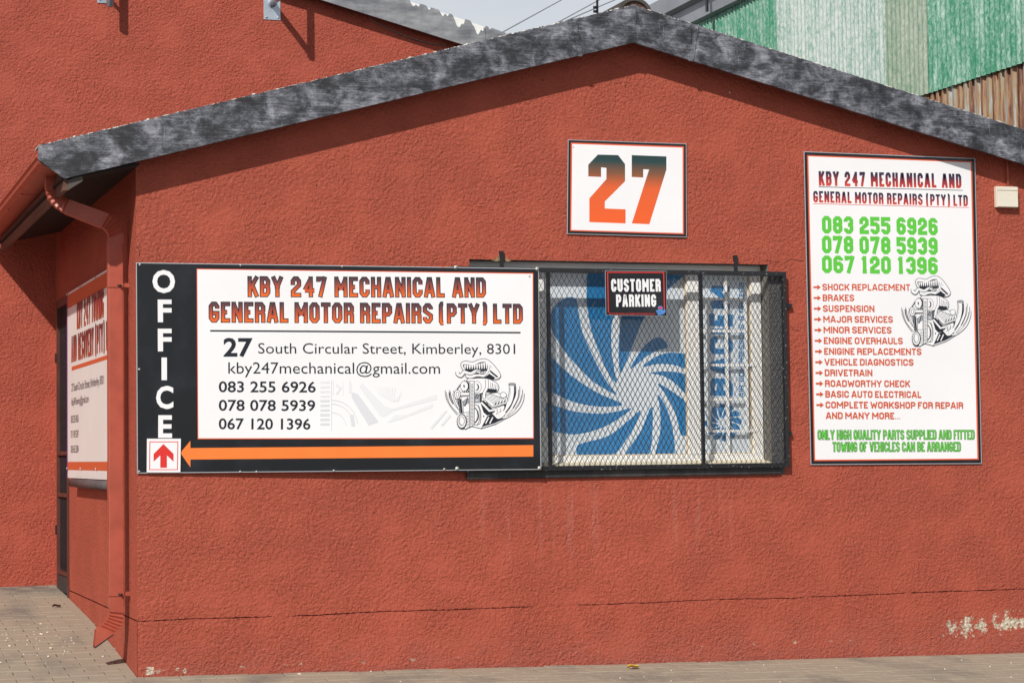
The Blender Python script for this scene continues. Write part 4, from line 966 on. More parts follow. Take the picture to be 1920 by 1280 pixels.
# services board
root, pr = signboard('services_sign', [(1507, 284), (1828.5, 297), (1841, 869), (1520, 871)], (-.012,) * 4, 'tall white services board with green phone numbers, right of the window')
pr.poly([(1508.3, 285.3), (1827.3, 298.3), (1839.6, 867.7), (1521.3, 869.6)], M_SBLACK)
pr.poly([(1513.2, 291), (1822.5, 303), (1835, 861.3), (1526.3, 863.8)], M_SREDO)
pr.poly([(1515.7, 293.3), (1820, 305), (1832.4, 859), (1528.6, 861.4)], M_WPAINT)
pr.flush('face', root)
strokes_text(pr, 'KBY 247 MECHANICAL AND', (1535.5, 348.5), (1803, 353), 27.5, tw=.19, gap=.10, mats=[(0, M_GR_SERV)], parent=root, name='title_line')
strokes_text(pr, 'GENERAL MOTOR REPAIRS (PTY) LTD', (1525, 379.5), (1815, 387), 21.5, tw=.19, gap=.10, mats=[(0, M_GR_SERV)], parent=root, name='title_line', space=.24)
pr.line([(1535, 350.5), (1805, 357)], 1.2, M_INK); pr.line([(1525, 382), (1817, 389.3)], 1.0, M_SRED)
for i, s_ in enumerate(('083 255 6926', '078 078 5939', '067 120 1396')):
    strokes_text(pr, s_, (1541.5, 437.8 + i * 37), (1758.5, 441.2 + i * 36.7), 33, tw=.235, mats=[(0, M_GREEN)], gap=.09, space=.30)
SV = [('SHOCK REPLACEMENT', 1706.5), ('BRAKES', 1601.5), ('SUSPENSION', 1639.5), ('MAJOR SERVICES', 1674), ('MINOR SERVICES', 1671.5), ('ENGINE OVERHAULS', 1692.5), ('ENIGINE REPLACEMENTS', 1727.5), ('VEHICLE DIAGNOSTICS', 1712.5),
      ('DRIVETRAIN', 1635.5), ('ROADWORTHY CHECK', 1706), ('BASIC AUTO ELECTRICAL', 1727), ('COMPLETE WORKSHOP FOR REPAIR', 1805.5), ('AND MANY MORE...', 1687.5)]
for i, (s_, xe_) in enumerate(SV):
    y = 544.5 + i * 20.03; x = 1542 + i * .52
    if i < 12:
        xa = 1524.8 + i * .5; ym = y - 6
        pr.poly([(xa, ym - 1.7), (xa + 7.5, ym - 1.7), (xa + 7.5, ym - 5), (xa + 14, ym), (xa + 7.5, ym + 5), (xa + 7.5, ym + 1.7), (xa, ym + 1.7)], M_SERV)
    strokes_text(pr, s_, (x, y), (xe_, y + (xe_ - x) * .004), 12.6, tw=.205, mats=[(0, M_SERV)], gap=.13, space=.30)
for s_, y, xa, xb in (('ONLY HIGH QUALITY PARTS SUPPLIED AND FITTED', 823.5, 1533, 1827), ('TOWING OF VEHICLES CAN BE ARRANGED', 846, 1561, 1801)):
    strokes_text(pr, s_, (xa, y), (xb, y - .5), 17.5, tw=.135, mats=[(.032, M_DKGREEN), (0, M_GREEN)], gap=.09, space=.22)
pr.flush('lettering', root)
engine(pr, lambda x, y: (1677.4 + x * .1097, 505.1 + y * .125), M_INK, M_WPAINT, M_GREY)
pr.flush('engine_cartoon', root)
for p_ in [(1511, 288), (1668, 294.5), (1825, 301), (1513.5, 476), (1828.5, 482), (1518.5, 672), (1833, 673), (1524, 867), (1680, 866), (1837, 865)]: bolt(root, pr, *p_, r=.004, m=M_BLACK)

# ------------------------------------------------------------------ window grille
GY = -.050
g0, g1, g2, g3 = F(848, 500.5, GY), F(1474.5, 508, GY), F(1480.5, 878, GY), F(848, 882, GY)
gz1a, gz1b, gz0a, gz0b = g0.z, g1.z, g3.z, g2.z
GR = thing('window_grille', g3, 'black expanded-mesh security grille standing off the wall over the window', 'window grille')
GX0, GX1 = g0.x, (g1.x + g2.x) / 2; GZ1 = (gz1a + gz1b) / 2; GZ0 = (gz0a + gz0b) / 2
bw = .028
for nm, a, b_ in (('top', (GX0, GY - .0, GZ1 - bw), (GX1, GY + .030, GZ1)), ('bot', (GX0, GY, GZ0), (GX1, GY + .030, GZ0 + bw)), ('l', (GX0, GY + .0005, GZ0 + bw), (GX0 + bw, GY + .0295, GZ1 - bw)), ('r', (GX1 - .024, GY + .0005, GZ0 + bw), (GX1, GY + .0295, GZ1 - bw))):
    MB().box(a, b_).build('frame_bar', M_CHIP, GR, bevel=.002)
xb1, xb2 = F(1031, 690, GY).x, F(1317.5, 690, GY).x
for x in (xb1, xb2): MB().box((x - .010, GY + .002, GZ0 + bw), (x + .010, GY + .022, GZ1 - bw)).build('upright_bar', M_BLACK, GR)
def flat(px, py0, py1):
    a, b_ = F(px, py0, GY + .02), F(px, py1, GY + .02)
    return MB().box((a.x - .012, GY + .031, a.z), (a.x + .012, GY + .037, b_.z)).box((a.x - .012, GY + .037, max(a.z, b_.z) - .035), (a.x + .012, -.001, max(a.z, b_.z))).build('fixing_lug', M_BLACK, GR)
flat(942, 470, 510); flat(1381, 478, 515)
for py in (573, 812.5):
    a = F(1478, py, GY + .02); MB().box((a.x - .03, GY + .02, a.z - .014), (a.x + .026, GY + .028, a.z + .014)).box((a.x + .010, GY + .028, a.z - .014), (a.x + .026, -.001, a.z + .014)).build('fixing_lug', M_BLACK, GR)
# expanded metal: zig-zag strands touching at the knuckles
pw_, ph_ = .0336, .0600; m = MB(); st_ = .00135; th = .0018
ncol = int((GX1 - GX0 - .02) / pw_); yM = GY - .006
rng = random.Random(3)
rows = int((GZ1 - GZ0 - .014) / (ph_ / 2)); zst = GZ0 + .010
def strand(x0, z0, x1, z1, dy):
    d = Vector((x1 - x0, 0, z1 - z0)); n = Vector((-d.z, 0, d.x)).normalized() * st_; y0, y1 = yM - dy, yM + dy
    vs = [Vector((x0, y0, z0)) - n, Vector((x1, y1, z1)) - n, Vector((x1, y1, z1)) + n, Vector((x0, y0, z0)) + n]
    m.add([v + Vector((0, -th / 2, 0)) for v in vs] + [v + Vector((0, th / 2, 0)) for v in vs], [(0, 1, 2, 3), (4, 7, 6, 5), (0, 4, 5, 1), (2, 6, 7, 3)])
for c in range(ncol + 1):
    xc = GX0 + .012 + c * pw_
    for r_ in range(rows):
        za, zb = zst + r_ * ph_ / 2, zst + (r_ + 1) * ph_ / 2
        s_ = 1 if r_ % 2 == 0 else -1
        # left and right strand of the column's diamonds
        a_, b_ = xc - s_ * pw_ / 4, xc + s_ * pw_ / 4
        strand(a_ + .0006, za, b_ + .0006, zb, s_ * .0016)
        a_, b_ = xc + pw_ / 2 + s_ * pw_ / 4, xc + pw_ / 2 - s_ * pw_ / 4
        if c < ncol: strand(a_ - .0006, za, b_ - .0006, zb, -s_ * .0016)
o = m.build('expanded_mesh', M_MESH, GR, autofix=False); o['kind'] = 'stuff'

# customer parking plate, hung on the grille
root, pr = signboard('parking_sign', [(1134.5, 507), (1249.5, 508), (1250.5, 592.5), (1136, 591)], (GY - .014,) * 4, 'small black plate reading CUSTOMER PARKING hung on the window grille', thick=.003)
pr.poly([(1135.3, 507.6), (1249, 508.6), (1250, 592), (1136.6, 590.5)], M_SBLACK)
for a_, b_ in (((1138.2, 510.5), (1244.8, 510.8)), ((1139.2, 509.6), (1140.8, 585.5)), ((1244.3, 509.6), (1245.8, 580))): pr.line([a_, b_], 1.9, M_SRED)
strokes_text(pr, 'CUSTOMER', (1146.3, 546.8), (1239, 546.6), 23.8, tw=.185, mats=[(0, M_WPAINT)], gap=.10); strokes_text(pr, 'PARKING', (1155.5, 575), (1230.5, 574.8), 23, tw=.185, mats=[(0, M_WPAINT)], gap=.10)
font_text(pr, 'KBY 247 MECHANICAL AND GENERAL MOTOR REPAIRS (PTY)LTD', (1142, 589.6), (1228, 590.2), 3.2, M_SRED, .01)
M_EB = mat('print_blue', srgb(40, 110, 190), .4)
M_EL = mat('print_light_blue', srgb(110, 160, 220), .4)
engine(pr, lambda x, y: (1228.5 + x * .0148, 572 + y * .0165), M_EB, M_EL, M_EB, lw=2.0)
pr.poly([(1233, 578.5), (1236, 575.5), (1241, 575), (1240, 578.5), (1236, 579.5)], M_SRED)
pr.flush('lettering', root)

# ------------------------------------------------------------------ banner behind the glass (blue fan print)
YBn = YW + .038
bn0, bn1 = lft0 - .05, rin + .03
fb = thing('fan_banner', (bn0, YBn, frame_in_z0), 'white banner with a blue swirling fan print behind the window glass', 'banner')
MB().box((bn0, YBn, frame_in_z0 - .02), (bn1, YBn + .002, frame_in_z1 + .02)).build('sheet', M_BANNER, fb)
pr = Print((0, YBn, 1), (0, -1, 0), (1, 0, 0), .0002)
a3 = lambda x, y: (1000 + x / 6.4, 500 + y / 6.4); a4 = lambda x, y: (1000 + x / 6.4, 690 + y / 6.4)
PET = [
 [a3(215, 540), a3(300, 430), a3(400, 370), a3(480, 370), a3(525, 410), a3(545, 560), a3(590, 790), a3(680, 1000), a3(800, 1240), a4(900, 190), a4(1000, 320), a4(760, 190), a4(620, 70), a3(430, 1080), a3(300, 900), a3(215, 740)],
 [a3(690, 30), a3(640, 300), a3(650, 500), a3(700, 780), a3(800, 1050), a4(900, 60), a4(1000, 180), a3(975, 1260), a3(940, 1000), a3(940, 700), a3(990, 500), a3(1060, 30)],
 [a4(1045, 60), a3(1030, 1200), a3(1025, 900), a3(1060, 600), a3(1140, 350), a3(1290, 30), a3(1790, 30), a3(1795, 110), a3(1600, 290), a3(1340, 600), a3(1230, 850), a3(1100, 1170)],
 [a3(1160, 1220), a3(1240, 1080), a3(1340, 940), a3(1450, 860), a3(1520, 850), a3(1590, 900), a3(1610, 970), a3(1500, 1000), a3(1350, 1080), a3(1220, 1190)],
 [a3(1310, 1200), a3(1450, 1090), a3(1600, 1035), a3(1750, 1035), a3(1840, 1070), a3(1840, 1220), a3(1700, 1180), a3(1500, 1165)],
 [a4(1400, 60), a4(1600, 38), a4(1840, 90), a4(1840, 310), a4(1700, 180), a4(1550, 90)],
 [a4(1490, 185), a4(1650, 270), a4(1840, 440), a4(1840, 780), a4(1800, 805), a4(1765, 780), a4(1700, 530), a4(1600, 330)],
 [a4(1490, 315), a4(1600, 480), a4(1680, 780), a4(1680, 1060), a4(1470, 1060), a4(1520, 780), a4(1520, 480)],
 [a4(1415, 460), a4(1430, 700), a4(1375, 1060), a4(1100, 1060), a4(1290, 750)],
 [a4(1290, 510), a4(1150, 800), a4(930, 1060), a4(560, 1060), a4(525, 940), a4(600, 895), a4(900, 810), a4(1150, 620)],
 [a4(1180, 485), a4(900, 680), a4(600, 780), a4(380, 785), a4(150, 700), a4(150, 430), a4(240, 445), a4(500, 520), a4(800, 545), a4(1000, 520)],
 [a4(1070, 435), a4(800, 460), a4(500, 410), a4(230, 290), a4(150, 250), a4(150, -230), a4(220, -130), a4(400, 44), a4(600, 190), a4(800, 310)]]
for P_ in PET:
    pts = crom(P_, True, 4); pr.poly(pts, M_BLUE)
# small fan and upright lettering, seen through the right casement
cx_, cy_ = 1356, 792
for k in range(12):
    a_ = k * math.pi / 6; P_ = []
    for (r_, da) in ((9, 0), (20, .05), (30, .22), (35, .42), (33, .62), (28, .60), (18, .42)): P_.append((cx_ + r_ * math.cos(a_ + da), cy_ + r_ * 1.0 * math.sin(a_ + da)))
    pr.poly(P_, M_BLUE, True)
# lettering runs upwards
def vtext(txt, x0px, ybot, ytop, xbase, hpx, m, stroke=True, tw=.22):
    a, b_ = pr.p(xbase, ybot), pr.p(xbase, ytop); u = (b_ - a).normalized(); v = Vector((-u.z, 0, u.x)); H = (pr.p(xbase - hpx, ybot) - a).length
    if v.x > 0: v = -v
    tot = 0; adv = []
    for ch in txt:
        wd = .35 if ch == ' ' else GL[ch][1] * 1.1 + tw if ch in GL else .5
        adv.append((tot, wd)); tot += wd + .12
    sx = (b_ - a).length / (tot * H)
    for ch, (x, wd) in zip(txt, adv):
        if ch not in GL: continue
        for pts, closed in GL[ch][0]:
            P_ = [(x + tw / 2 + q[0] * (wd - tw), tw / 2 + q[1] * (1 - tw)) for q in pts]
            pr.strip2(P_, tw, m, closed == 1, tr=lambda q: a + u * (q[0] * H * sx) + v * (q[1] * H))
vtext('BACIEM', 0, 742, 532, 1374, 46, M_BLUE, tw=.25)
GL['&'] = GL['8']
vtext('AIR COMPRESSORS & DRYERS', 0, 745, 528, 1395, 10, M_BLUE, tw=.17)
pr.flush('blue_print', fb)

# ------------------------------------------------------------------ vinyl banner on the side wall
P_ = [S(128.4, 549, -.025), S(128.7, 895.5, -.02), S(206.5, 898.7, -.02), S(204.9, 504, -.025)]
bz0, bz1 = (P_[1].z + P_[2].z) / 2, (P_[0].z + P_[3].z) / 2; by1 = P_[0].y + .02; by0 = by1 - 2.44
vb = thing('towing_banner', (-.02, by0, bz0), 'white vinyl towing banner with orange bands on the side wall behind the downpipe', 'banner')
bx = lambda y, z: -.030 - .003 * math.sin((by1 - y) * 3.0) * math.exp(-(by1 - y)) * math.sin((z - bz0) * 2.6)
def bpatch(za, zb, ya, yb, m, d, name=None, mbx=None, n=28):
    q = mbx or MB(); nz_ = max(1, int((zb - za) / .06))
    for i in range(n):
        for j in range(nz_):
            y0, y1 = ya + (yb - ya) * i / n, ya + (yb - ya) * (i + 1) / n; z0, z1 = za + (zb - za) * j / nz_, za + (zb - za) * (j + 1) / nz_
            q.add([(bx(y0, z0) - d, y0, z0), (bx(y1, z0) - d, y1, z0), (bx(y1, z1) - d, y1, z1), (bx(y0, z1) - d, y0, z1)], [(0, 1, 2, 3)], 0, True)
    return q.build(name, m, vb, autofix=False) if name else q
M_VINYL = mat('white_vinyl', srgb(226, 222, 218), .45, var=.02, vscale=3)
M_VOR = mat('vinyl_orange', srgb(206, 92, 52), .5)
bpatch(bz0, bz1, by0, by1, M_VINYL, 0, 'sheet')
so_ = lambda px, py: S(px, py, -.03).z
z_a = so_(207.5, 865); z_b = bz0 + .035
bpatch(z_b + .02, z_a, by0, by1 - .005, M_VOR, .0008, 'lower_band')
bpatch(bz1 - .11, bz1 - .015, by0, by1 - .005, M_VOR, .0008, 'upper_band')
bpatch(1.845, 1.872, by0 + .2, by1 - .25, M_VOR, .0008, 'rule')
for y in (by1 - .002,): MB().box((-.034, y - .006, bz0), (-.03, y + .002, bz1)).build('hem_edge', mat('purple_hem', srgb(120, 50, 130), .5), vb)
class SideP(Print):
    pass
prb = Print((-.0335, 0, 0), (-1, 0, 0), (0, -1, 0), .0002)
prb.p = lambda y, z: Vector((-.034, y, z)); 
def sline_text(txt, y0, y1, z0, h, m, bold, font=True, name=None):
    # reads from far (y0) to near (y1)
    if font:
        prb.p = lambda a, b: Vector((-.0335, y0 + (y1 - y0) * a, z0 - b)); font_text(prb, txt, (0, 0), (1, 0), h, m, bold)
    else:
        prb.p = lambda a, b: Vector((-.0335, y0 + (y1 - y0) * a, z0 - b)); strokes_text(prb, txt, (0, 0), (1, 0), h, tw=.16, mats=[(0, m)], parent=vb, name=name)
prb.w = Vector((0, 0, 1))
def sp(txt, l, r, hpx, m, bold, font=True, name=None):
    p, q, t_ = S(*l, -.0335), S(*r, -.0335), S(l[0], l[1] - hpx, -.0335); sline_text(txt, p.y, q.y, (p.z + q.z) / 2, t_.z - p.z, m, bold, font, name)
sp('KBY 247 TOWING', (144, 617), (194, 595), 50, M_GR_BAN, 0, False, 'title_line')
sp('AND RECOVERY (PTY) LTD', (133.6, 680), (210, 652), 49, M_GR_BAN, 0, False, 'title_line')
sp('27 South Circular Street, Kimberley, 8301', (134, 733), (194, 719), 14, M_INK, .0)
sp('kby247towing@gmail.com', (134, 759.5), (166, 753), 13, M_INK, .0)
for i, s_ in enumerate(('083 255 6926', '071 189 5247', '083 655 2804')): sp(s_, (132.8, 792.5 + i * 28.5), (147, 790 + i * 28), 13, M_INK, .0)
prb.flush('lettering', vb)
for y in (by1 - .03, by1 - .75, by1 - 1.5, by1 - 2.2):
    for z in (bz1 - .01, z_b + .03): MB().tube([(-.036, y, z), (-.042, y, z)], .008, 8).build('screw', M_SCREW, vb)

M_CHIPB = mat('broken_plaster', srgb(104, 72, 50), .9, col2=srgb(176, 148, 112), vscale=60, bump=.6, bscale=80)
for pts in ([(921, 487.5), (930, 484), (936, 477), (941, 478), (941, 489), (930, 490)], [(947, 478), (950, 484), (958, 488.5), (952, 491), (947, 489)]):
    MB().prism([F(x, y, -.0012) for x, y in pts], (0, .001, 0)).build('plaster_chip', M_CHIPB, B)
for px, py in ((1018, 151), (1163, 155), (1368, 174), (593, 347), (320, 97), (1450, 610), (700, 960)):
    p = F(px, py, -.001); MB().tube([p + Vector((0, .001, 0)), p - Vector((0, .003, 0))], .005, 6).build('plug_hole', M_TIMBER if px != 1368 else M_FLECK, B)
def crack(pts, w_):
    r_ = random.Random(len(pts)); P_ = crom(pts, False, 6); P_ = [(x, y + r_.uniform(-.5, .5)) for x, y in P_]
    L_, R_ = offsets(P_, w_); n = len(L_); q = MB()
    q.add([F(x, y, -.0008) for x, y in L_] + [F(x, y, -.0008) for x, y in R_], [(i, i + 1, n + i + 1, n + i) for i in range(n - 1)]); q.build('hairline_crack', mat('crack_shadow', srgb(58, 26, 20), .95), B, autofix=False)
crack([(1474, 491), (1486, 486), (1497, 489), (1507, 488)], .55)
crack([(1437, 488), (1452, 492), (1462, 490)], .4)
crack([(256, 460), (262, 470), (261, 480)], .4)
crack([(1481, 610), (1490, 618), (1500, 619)], .4)

# ------------------------------------------------------------------ junction box and conduit
a, b_ = F(1871, 388, -.045), F(1909, 350, -.045)
jb = thing('junction_box', (a.x, -.02, a.z), 'cream plastic junction box on the wall right of the services board', 'electrical box')
MB().box((a.x, -.034, a.z), (b_.x, -.001, b_.z)).build('body', M_CREAM, jb, bevel=.004)
MB().box((a.x + .002, -.046, a.z + .002), (b_.x - .002, -.0345, b_.z - .030)).build('cover', M_CREAM, jb, bevel=.004)
MB().box((a.x + .002, -.046, b_.z - .028), (b_.x - .002, -.0345, b_.z - .002)).build('lid', M_CREAM, jb, bevel=.004)
cx = F(1888, 340).x
MB().tube([(cx, -.012, b_.z - .002), (cx, -.012, wtop(cx) - .02)], .010, 10).build('conduit', M_REDP, jb)

# ------------------------------------------------------------------ rear building
YR = 3.9
RB = thing('rear_building', (-1, YR, .3), 'taller red stuccoed building rising behind the office on the left', 'building')
r0, r1_ = F(640, 12, YR - .11), F(862, 82, YR - .11); t0, t1 = F(768, 0, YR - .11), F(950, 62, YR - .11)
def rbot(x): return r1_.z + (r0.z - r1_.z) / (r0.x - r1_.x) * (x - r1_.x)
def rtop(x): return rbot(x) + .36
rtz = (t0.z + t1.z) / 2
kt = (t1.z - t0.z) / (t1.x - t0.x)
def rtop(x): return t0.z + kt * (x - t0.x)
m = MB(); xl = -9.0; apex = -1.6; xrr = 5.4
m.add([(xl, YR, -.5), (0, YR, -.5), (0, YR, 3.0), (xl, YR, 3.0)], [(0, 1, 2, 3)])
m.add([(0, YR, 2.2), (xrr, YR, 2.2), (xrr, YR, min(rbot(xrr) + .15, 9)), (0, YR, rbot(0) + .15)], [(0, 1, 2, 3)])
m.add([(xl, YR, 3.0), (0, YR, 3.0), (0, YR, rbot(0) + .15), (apex, YR, rbot(apex) + .15), (xl, YR, rbot(apex) - 1.4)], [(0, 1, 2, 3, 4)])
m.build('wall', M_WALLB, RB, autofix=False)
YRF = YR - .11; rng = random.Random(12)
lo = [(x, rbot(x)) for x in (apex, r1_.x + .28)]
lo = [(apex, rbot(apex)), (xrr, rbot(xrr))]
def jagtop(x):
    s_ = .0
    for c_, w_, d_ in ((t0.x + .03, .03, .04), (t0.x + .07, .02, .03), (t0.x + .16, .02, .025), (t0.x + .27, .025, .04), (t0.x + .31, .015, .03), (t0.x + .40, .045, .085), (t0.x + .44, .02, .05), (t0.x + .52, .015, .03), (t0.x + .56, .040, .09), (t0.x + .60, .03, .05), (t0.x + .66, .012, .02), (t0.x + .80, .01, .015)):
        s_ = max(s_, d_ * max(0, 1 - (abs(x - c_) / w_) ** 1.8))
    return s_
hi = []; n = 700
for i in range(n + 1):
    x = apex + (xrr - apex) * i / n; hi.append((x, rtop(x) - (jagtop(x) if t0.x - .2 < x < t1.x + .3 else 0) - rng.uniform(0, .003)))
MB().prism([(x, YRF, z) for x, z in lo] + [(x, YRF, z) for x, z in reversed(hi)], (0, .02, 0)).build('bargeboard', M_RFASC, RB)
# peeled white sheet showing through behind the bites
m = MB(); m.hexa([(apex, YRF + .0215, rtop(apex) - .1), (xrr, YRF + .0215, rtop(xrr) - .1), (xrr, YRF + .03, rtop(xrr) - .1), (apex, YRF + .03, rtop(apex) - .1), (apex, YRF + .0215, rtop(apex) - .006), (xrr, YRF + .0215, rtop(xrr) - .006), (xrr, YRF + .03, rtop(xrr) - .012), (apex, YRF + .03, rtop(apex) - .012)])
m.build('peeling_sheet', mat('peeled_white', srgb(232, 232, 228), .7), RB)
m = MB(); m.hexa([(apex, YRF + .031, rtop(apex) - .08), (xrr, YRF + .031, rtop(xrr) - .08), (xrr, YR + 5, rtop(xrr) - .08), (apex, YR + 5, rtop(apex) - .08), (apex, YRF + .031, rtop(apex) - .03), (xrr, YRF + .031, rtop(xrr) - .03), (xrr, YR + 5, rtop(xrr) - .03), (apex, YR + 5, rtop(apex) - .03)])
m.build('roof', M_UNDER, RB)
xs_ = F(908, 70, YRF).x
MB().box((xs_ - .006, YRF - .006, rbot(xs_) + .01), (xs_ + .006, YRF - .0005, rtop(xs_) - .02)).build('joint_strip', M_RFASC, RB)
# brackets: galvanised plates with stand-off poles
def bracket(cx, zb, zt, hw, label, arm, drop):
    t_ = thing('pole_bracket', (cx, YR, zb), label, 'bracket', 'galvanised brackets on the rear wall')
    MB().box((cx - hw, YR - .006, zb), (cx + hw, YR - .0005, zt)).build('plate', M_STEEL, t_, bevel=.002)
    for sx in (-1, 1):
        for z in (zb + .02, zt - .02): MB().tube([(cx + sx * (hw - .02), YR - .006, z), (cx + sx * (hw - .02), YR - .014, z)], .008, 6).build('bolt', M_SCREW, t_)
    za = zb + .13
    MB().tube([(cx, YR - .005, za), (cx, YR - .02, za)], .034, 14).build('collar', M_STEEL, t_)
    MB().tube([(cx, YR - .01, za), (cx, YR - arm, za + arm * drop), ], .024, 14).tube([(cx, YR - arm, za + arm * drop - .03), (cx, YR - arm, za + 1.3)], .024, 14).build('pole', M_STEEL, t_)
    return t_
p1 = F(494, 0, YR); p1b = F(510, 38, YR)
bracket(p1b.x, p1b.z, p1b.z + .26, .066, 'galvanised bracket plate and pole near the rear gable board', .37, -.02)
p2b = F(198, 7, YR)
t_ = thing('antenna_bracket', (p2b.x, YR, p2b.z), 'small galvanised bracket with a hanging pipe stub at the top left', 'bracket')
MB().box((p2b.x - .062, YR - .006, p2b.z), (p2b.x + .058, YR - .0005, p2b.z + .14)).build('plate', M_STEEL, t_, bevel=.002)
MB().tube([(p2b.x + .012, YR - .15, p2b.z - .055), (p2b.x + .012, YR - .15, p2b.z + 1.2)], .027, 14).build('pole', M_STEEL, t_)
MB().tube([(p2b.x, YR - .005, p2b.z + .07), (p2b.x + .012, YR - .15, p2b.z + .07)], .014, 10).build('arm', M_STEEL, t_)
for sx in (-.045, .042): MB().tube([(p2b.x + sx, YR - .006, p2b.z + .03), (p2b.x + sx, YR - .014, p2b.z + .03)], .008, 6).build('bolt', M_SCREW, t_)
# drooping cable under the rear gable board
ca, cb = F(692, 34, YRF + .1), F(842, 86, YRF + .1); pts = []
for i in range(15):
    t = i / 14; p = ca.lerp(cb, t); p.z -= .075 * 4 * t * (1 - t) * .6; pts.append(p)
o = MB().tube(pts, .0045, 6).build('cable', M_WIRE); tag(o, 'thin grey cable sagging under the rear gable board', 'cable')

# ------------------------------------------------------------------ corrugated neighbour building (side wall facing us obliquely)
XG = 7.0
GB = thing('clad_building', (XG, 4, 0), 'tall neighbouring shed clad in green corrugated sheets behind the gable', 'building')
ZB, ZT = 4.157, 5.66
edges = [1.10, 1.82, 2.51, 3.20, 3.90, 4.60, 5.33, 6.065, 6.80, 7.53, 8.26, 9.0, 9.7]
mats_ = [M_CL_G2, M_CL_G, M_CL_G, M_CL_P2, M_CL_P, M_CL_P, M_CL_P, M_CL_G2, M_CL_G2, M_CL_G, M_CL_G2, M_CL_P]
def corr(y0, y1, z0, z1, x, pitch, amp, m, name, trap=False, lap=0.0, label=None):
    q = MB(); n = max(8, int((y1 - y0) / pitch * (8 if not trap else 4)))
    P_ = []
    if trap:
        k = 0; y = y0
        while y < y1 - 1e-4:
            for f_, a_ in ((0, 0), (.18, 1), (.5, 1), (.68, 0)):
                if y + f_ * pitch <= y1: P_.append((y + f_ * pitch, a_ * amp * 2))
            y += pitch
        P_.append((y1, 0))
    else:
        for i in range(n + 1): y = y0 + (y1 - y0) * i / n; P_.append((y, amp * math.cos(2 * math.pi * y / pitch)))
    vs = [(x - a_ - lap, y, z0) for y, a_ in P_] + [(x - a_ - lap, y, z1) for y, a_ in P_]; k = len(P_)
    q.add(vs, [(i, i + 1, k + i + 1, k + i) for i in range(k - 1)], 0, not trap)
    return q.build(name, m, GB, autofix=False, label=label)
for i, (a, b_) in enumerate(zip(edges, edges[1:])):
    corr(a, b_ + .03, ZB - random.uniform(0, .006), ZT, XG, .0745, .009, mats_[i], 'cladding_sheet', lap=.003 * (i % 2), label='bleached pale green cladding sheet' if mats_[i] in (M_CL_P, M_CL_P2) else 'green cladding sheet')
for i, (a, b_) in enumerate([(.9, 1.6), (1.6, 2.3), (2.3, 3.0), (3.0, 3.7), (3.7, 4.4), (4.4, 9.6)]):
    corr(a, b_, -.2, ZB + .08, XG + .035 + .003 * (i % 2), .088, .012, M_RUST, 'lower_sheet', True, label='rust streaked profiled sheet')
MB().box((XG + .09, .9, -.2), (XG + 6, 10, ZT)).build('inner_frame', M_DARK, GB)
# eave flashing: folded grey strip with a gutter lip, plus black strap
fl = MB()
zt1 = S(1230, 22, XG).z
prof = [(XG - .012, ZT - .02), (XG - .06, ZT + .0), (XG - .07, ZT + .16), (XG - .14, ZT + .19), (XG - .15, ZT + .36), (XG - .05, ZT + .40), (XG + .3, ZT + .46), (XG + .3, ZT)]
fl.prism([(x, .9, z) for x, z in prof], (0, 9.5, 0)).build('eave_flashing', M_GREYF, GB)
ps = S(1336, 10, XG - .1)
MB().box((XG - .17, ps.y - .02, ZT - .02), (XG - .152, ps.y + .02, ZT + .8)).build('gutter_strap', M_BLACK, GB)

# ------------------------------------------------------------------ electric-fence post and overhead wires
pf = F(1120, 22, 5.0)
fp = thing('fence_post', (pf.x, 5.0, pf.z - .6), 'thin dark electric-fence post with insulators behind the ridge', 'post')
MB().box((pf.x - .008, 4.992, pf.z - .6), (pf.x + .008, 5.008, pf.z + .5)).build('pole', M_BLACK, fp)
for dz in (.035, .0, .14, .28): MB().tube([(pf.x - .035, 5, pf.z + dz), (pf.x - .005, 5, pf.z + dz)], .013, 8).build('insulator', M_BLACK, fp)
for i, (a, b_) in enumerate((((940, 62), (1075, -12)), ((1010, 62), (1150, -14)), ((1060, 40), (1200, -20)))):
    p, q = F(*a, 22), F(*b_, 34); d = q - p
    o = MB().tube([p - d * .35 + Vector((0, 0, -.3)), p, q, q + d * .8], .012, 5).build('overhead_wire', M_GREY)
    tag(o, ('overhead wire farthest left, meeting the bargeboard lowest', 'overhead wire in the middle of the three in the sky', 'overhead wire nearest the fence post')[i], 'wire', 'overhead wires behind the ridge')

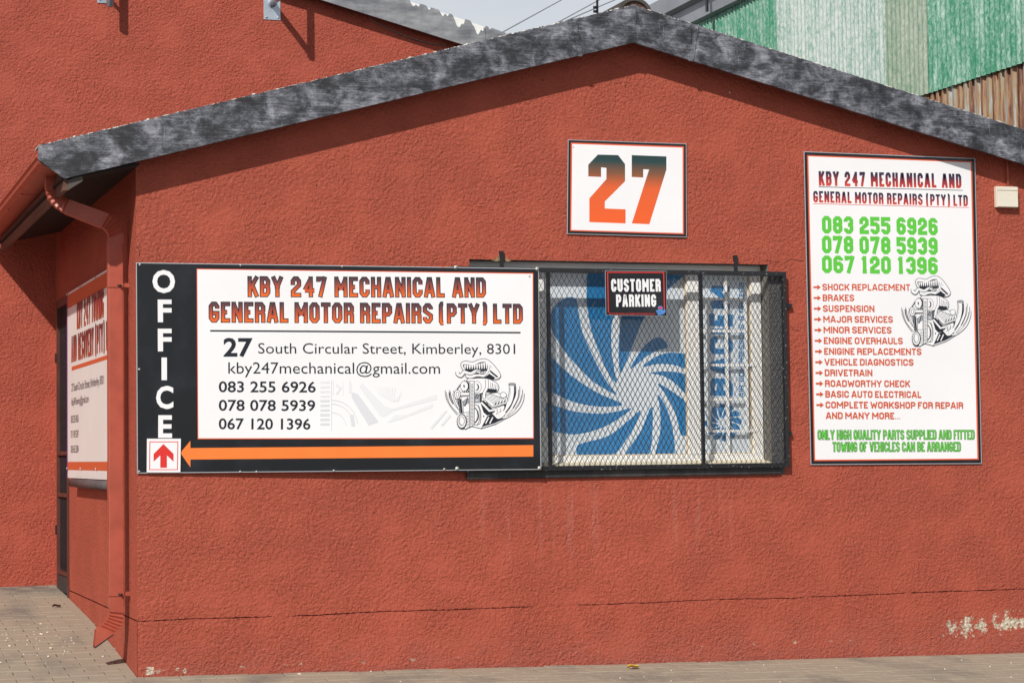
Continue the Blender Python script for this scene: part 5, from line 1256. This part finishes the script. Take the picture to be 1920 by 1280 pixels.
# ------------------------------------------------------------------ small things on the ground
def leaf(name, px, py, m, label, s=.04, flip=1):
    # placed on the paving
    d = ray(px, py); t = 10.0
    for _ in range(40):
        p = CAM + d * t; t += (zg(p.x, p.y) + .004 - p.z) / d.z * .8
    p = CAM + d * t
    k = 9; q = MB(); vs = []
    for i in range(k):
        a = i / (k - 1); w_ = s * .6 * math.sin(math.pi * a) ** .6 + .0005; x = (a - .5) * 2 * s; z = .002 + .006 * math.sin(math.pi * a) + .003 * math.sin(7 * a)
        vs += [(p.x + x, p.y - w_, p.z + z + .012), (p.x + x, p.y, p.z + z), (p.x + x, p.y + w_, p.z + z + .014)]
    for i in range(k - 1):
        for j in (0, 1): q.add([], [])
    q.add(vs, [(i * 3 + j, i * 3 + j + 1, i * 3 + j + 4, i * 3 + j + 3) for i in range(k - 1) for j in (0, 1)], 0, True)
    o = q.build(name, m, None, loc=p, autofix=False); return tag(o, label, 'leaf')
leaf('fallen_leaf', 1187, 1252, M_LEAF, 'yellow fallen leaf on the paving below the window', .036)
leaf('dry_leaf', 106, 1138, M_LEAFB, 'curled brown dry leaf on the paving near the side door', .028)
m = MB(); rng = random.Random(5)
def fleck(x, y, s):
    z = zg(x, y) + .0025; n = 6; vs = []
    for i in range(n): a = 2 * math.pi * i / n; r_ = s * rng.uniform(.5, 1.1); vs.append((x + r_ * 1.3 * math.cos(a), y + r_ * 1.6 * math.sin(a), z + rng.uniform(0, .004)))
    m.add(vs + [(v[0], v[1], z - .003) for v in vs], [tuple(range(n))] + [(i, (i + 1) % n, n + (i + 1) % n, n + i) for i in range(n)])
for _ in range(62): fleck(rng.gauss(-.47, .2), min(3.7, max(-.1, rng.gauss(1.15, .5))), rng.choice([.002, .003, .003, .004, .006, .009]))
for _ in range(50): fleck(rng.uniform(.3, 5.8), rng.uniform(-1.5, -.02), rng.choice([.002, .003, .004]))
fleck(.92, -.07, .012)
o = m.build('paint_flecks', M_FLECK, autofix=False); tag(o, 'white paint and litter flecks scattered over the paving', 'litter', kind='stuff')
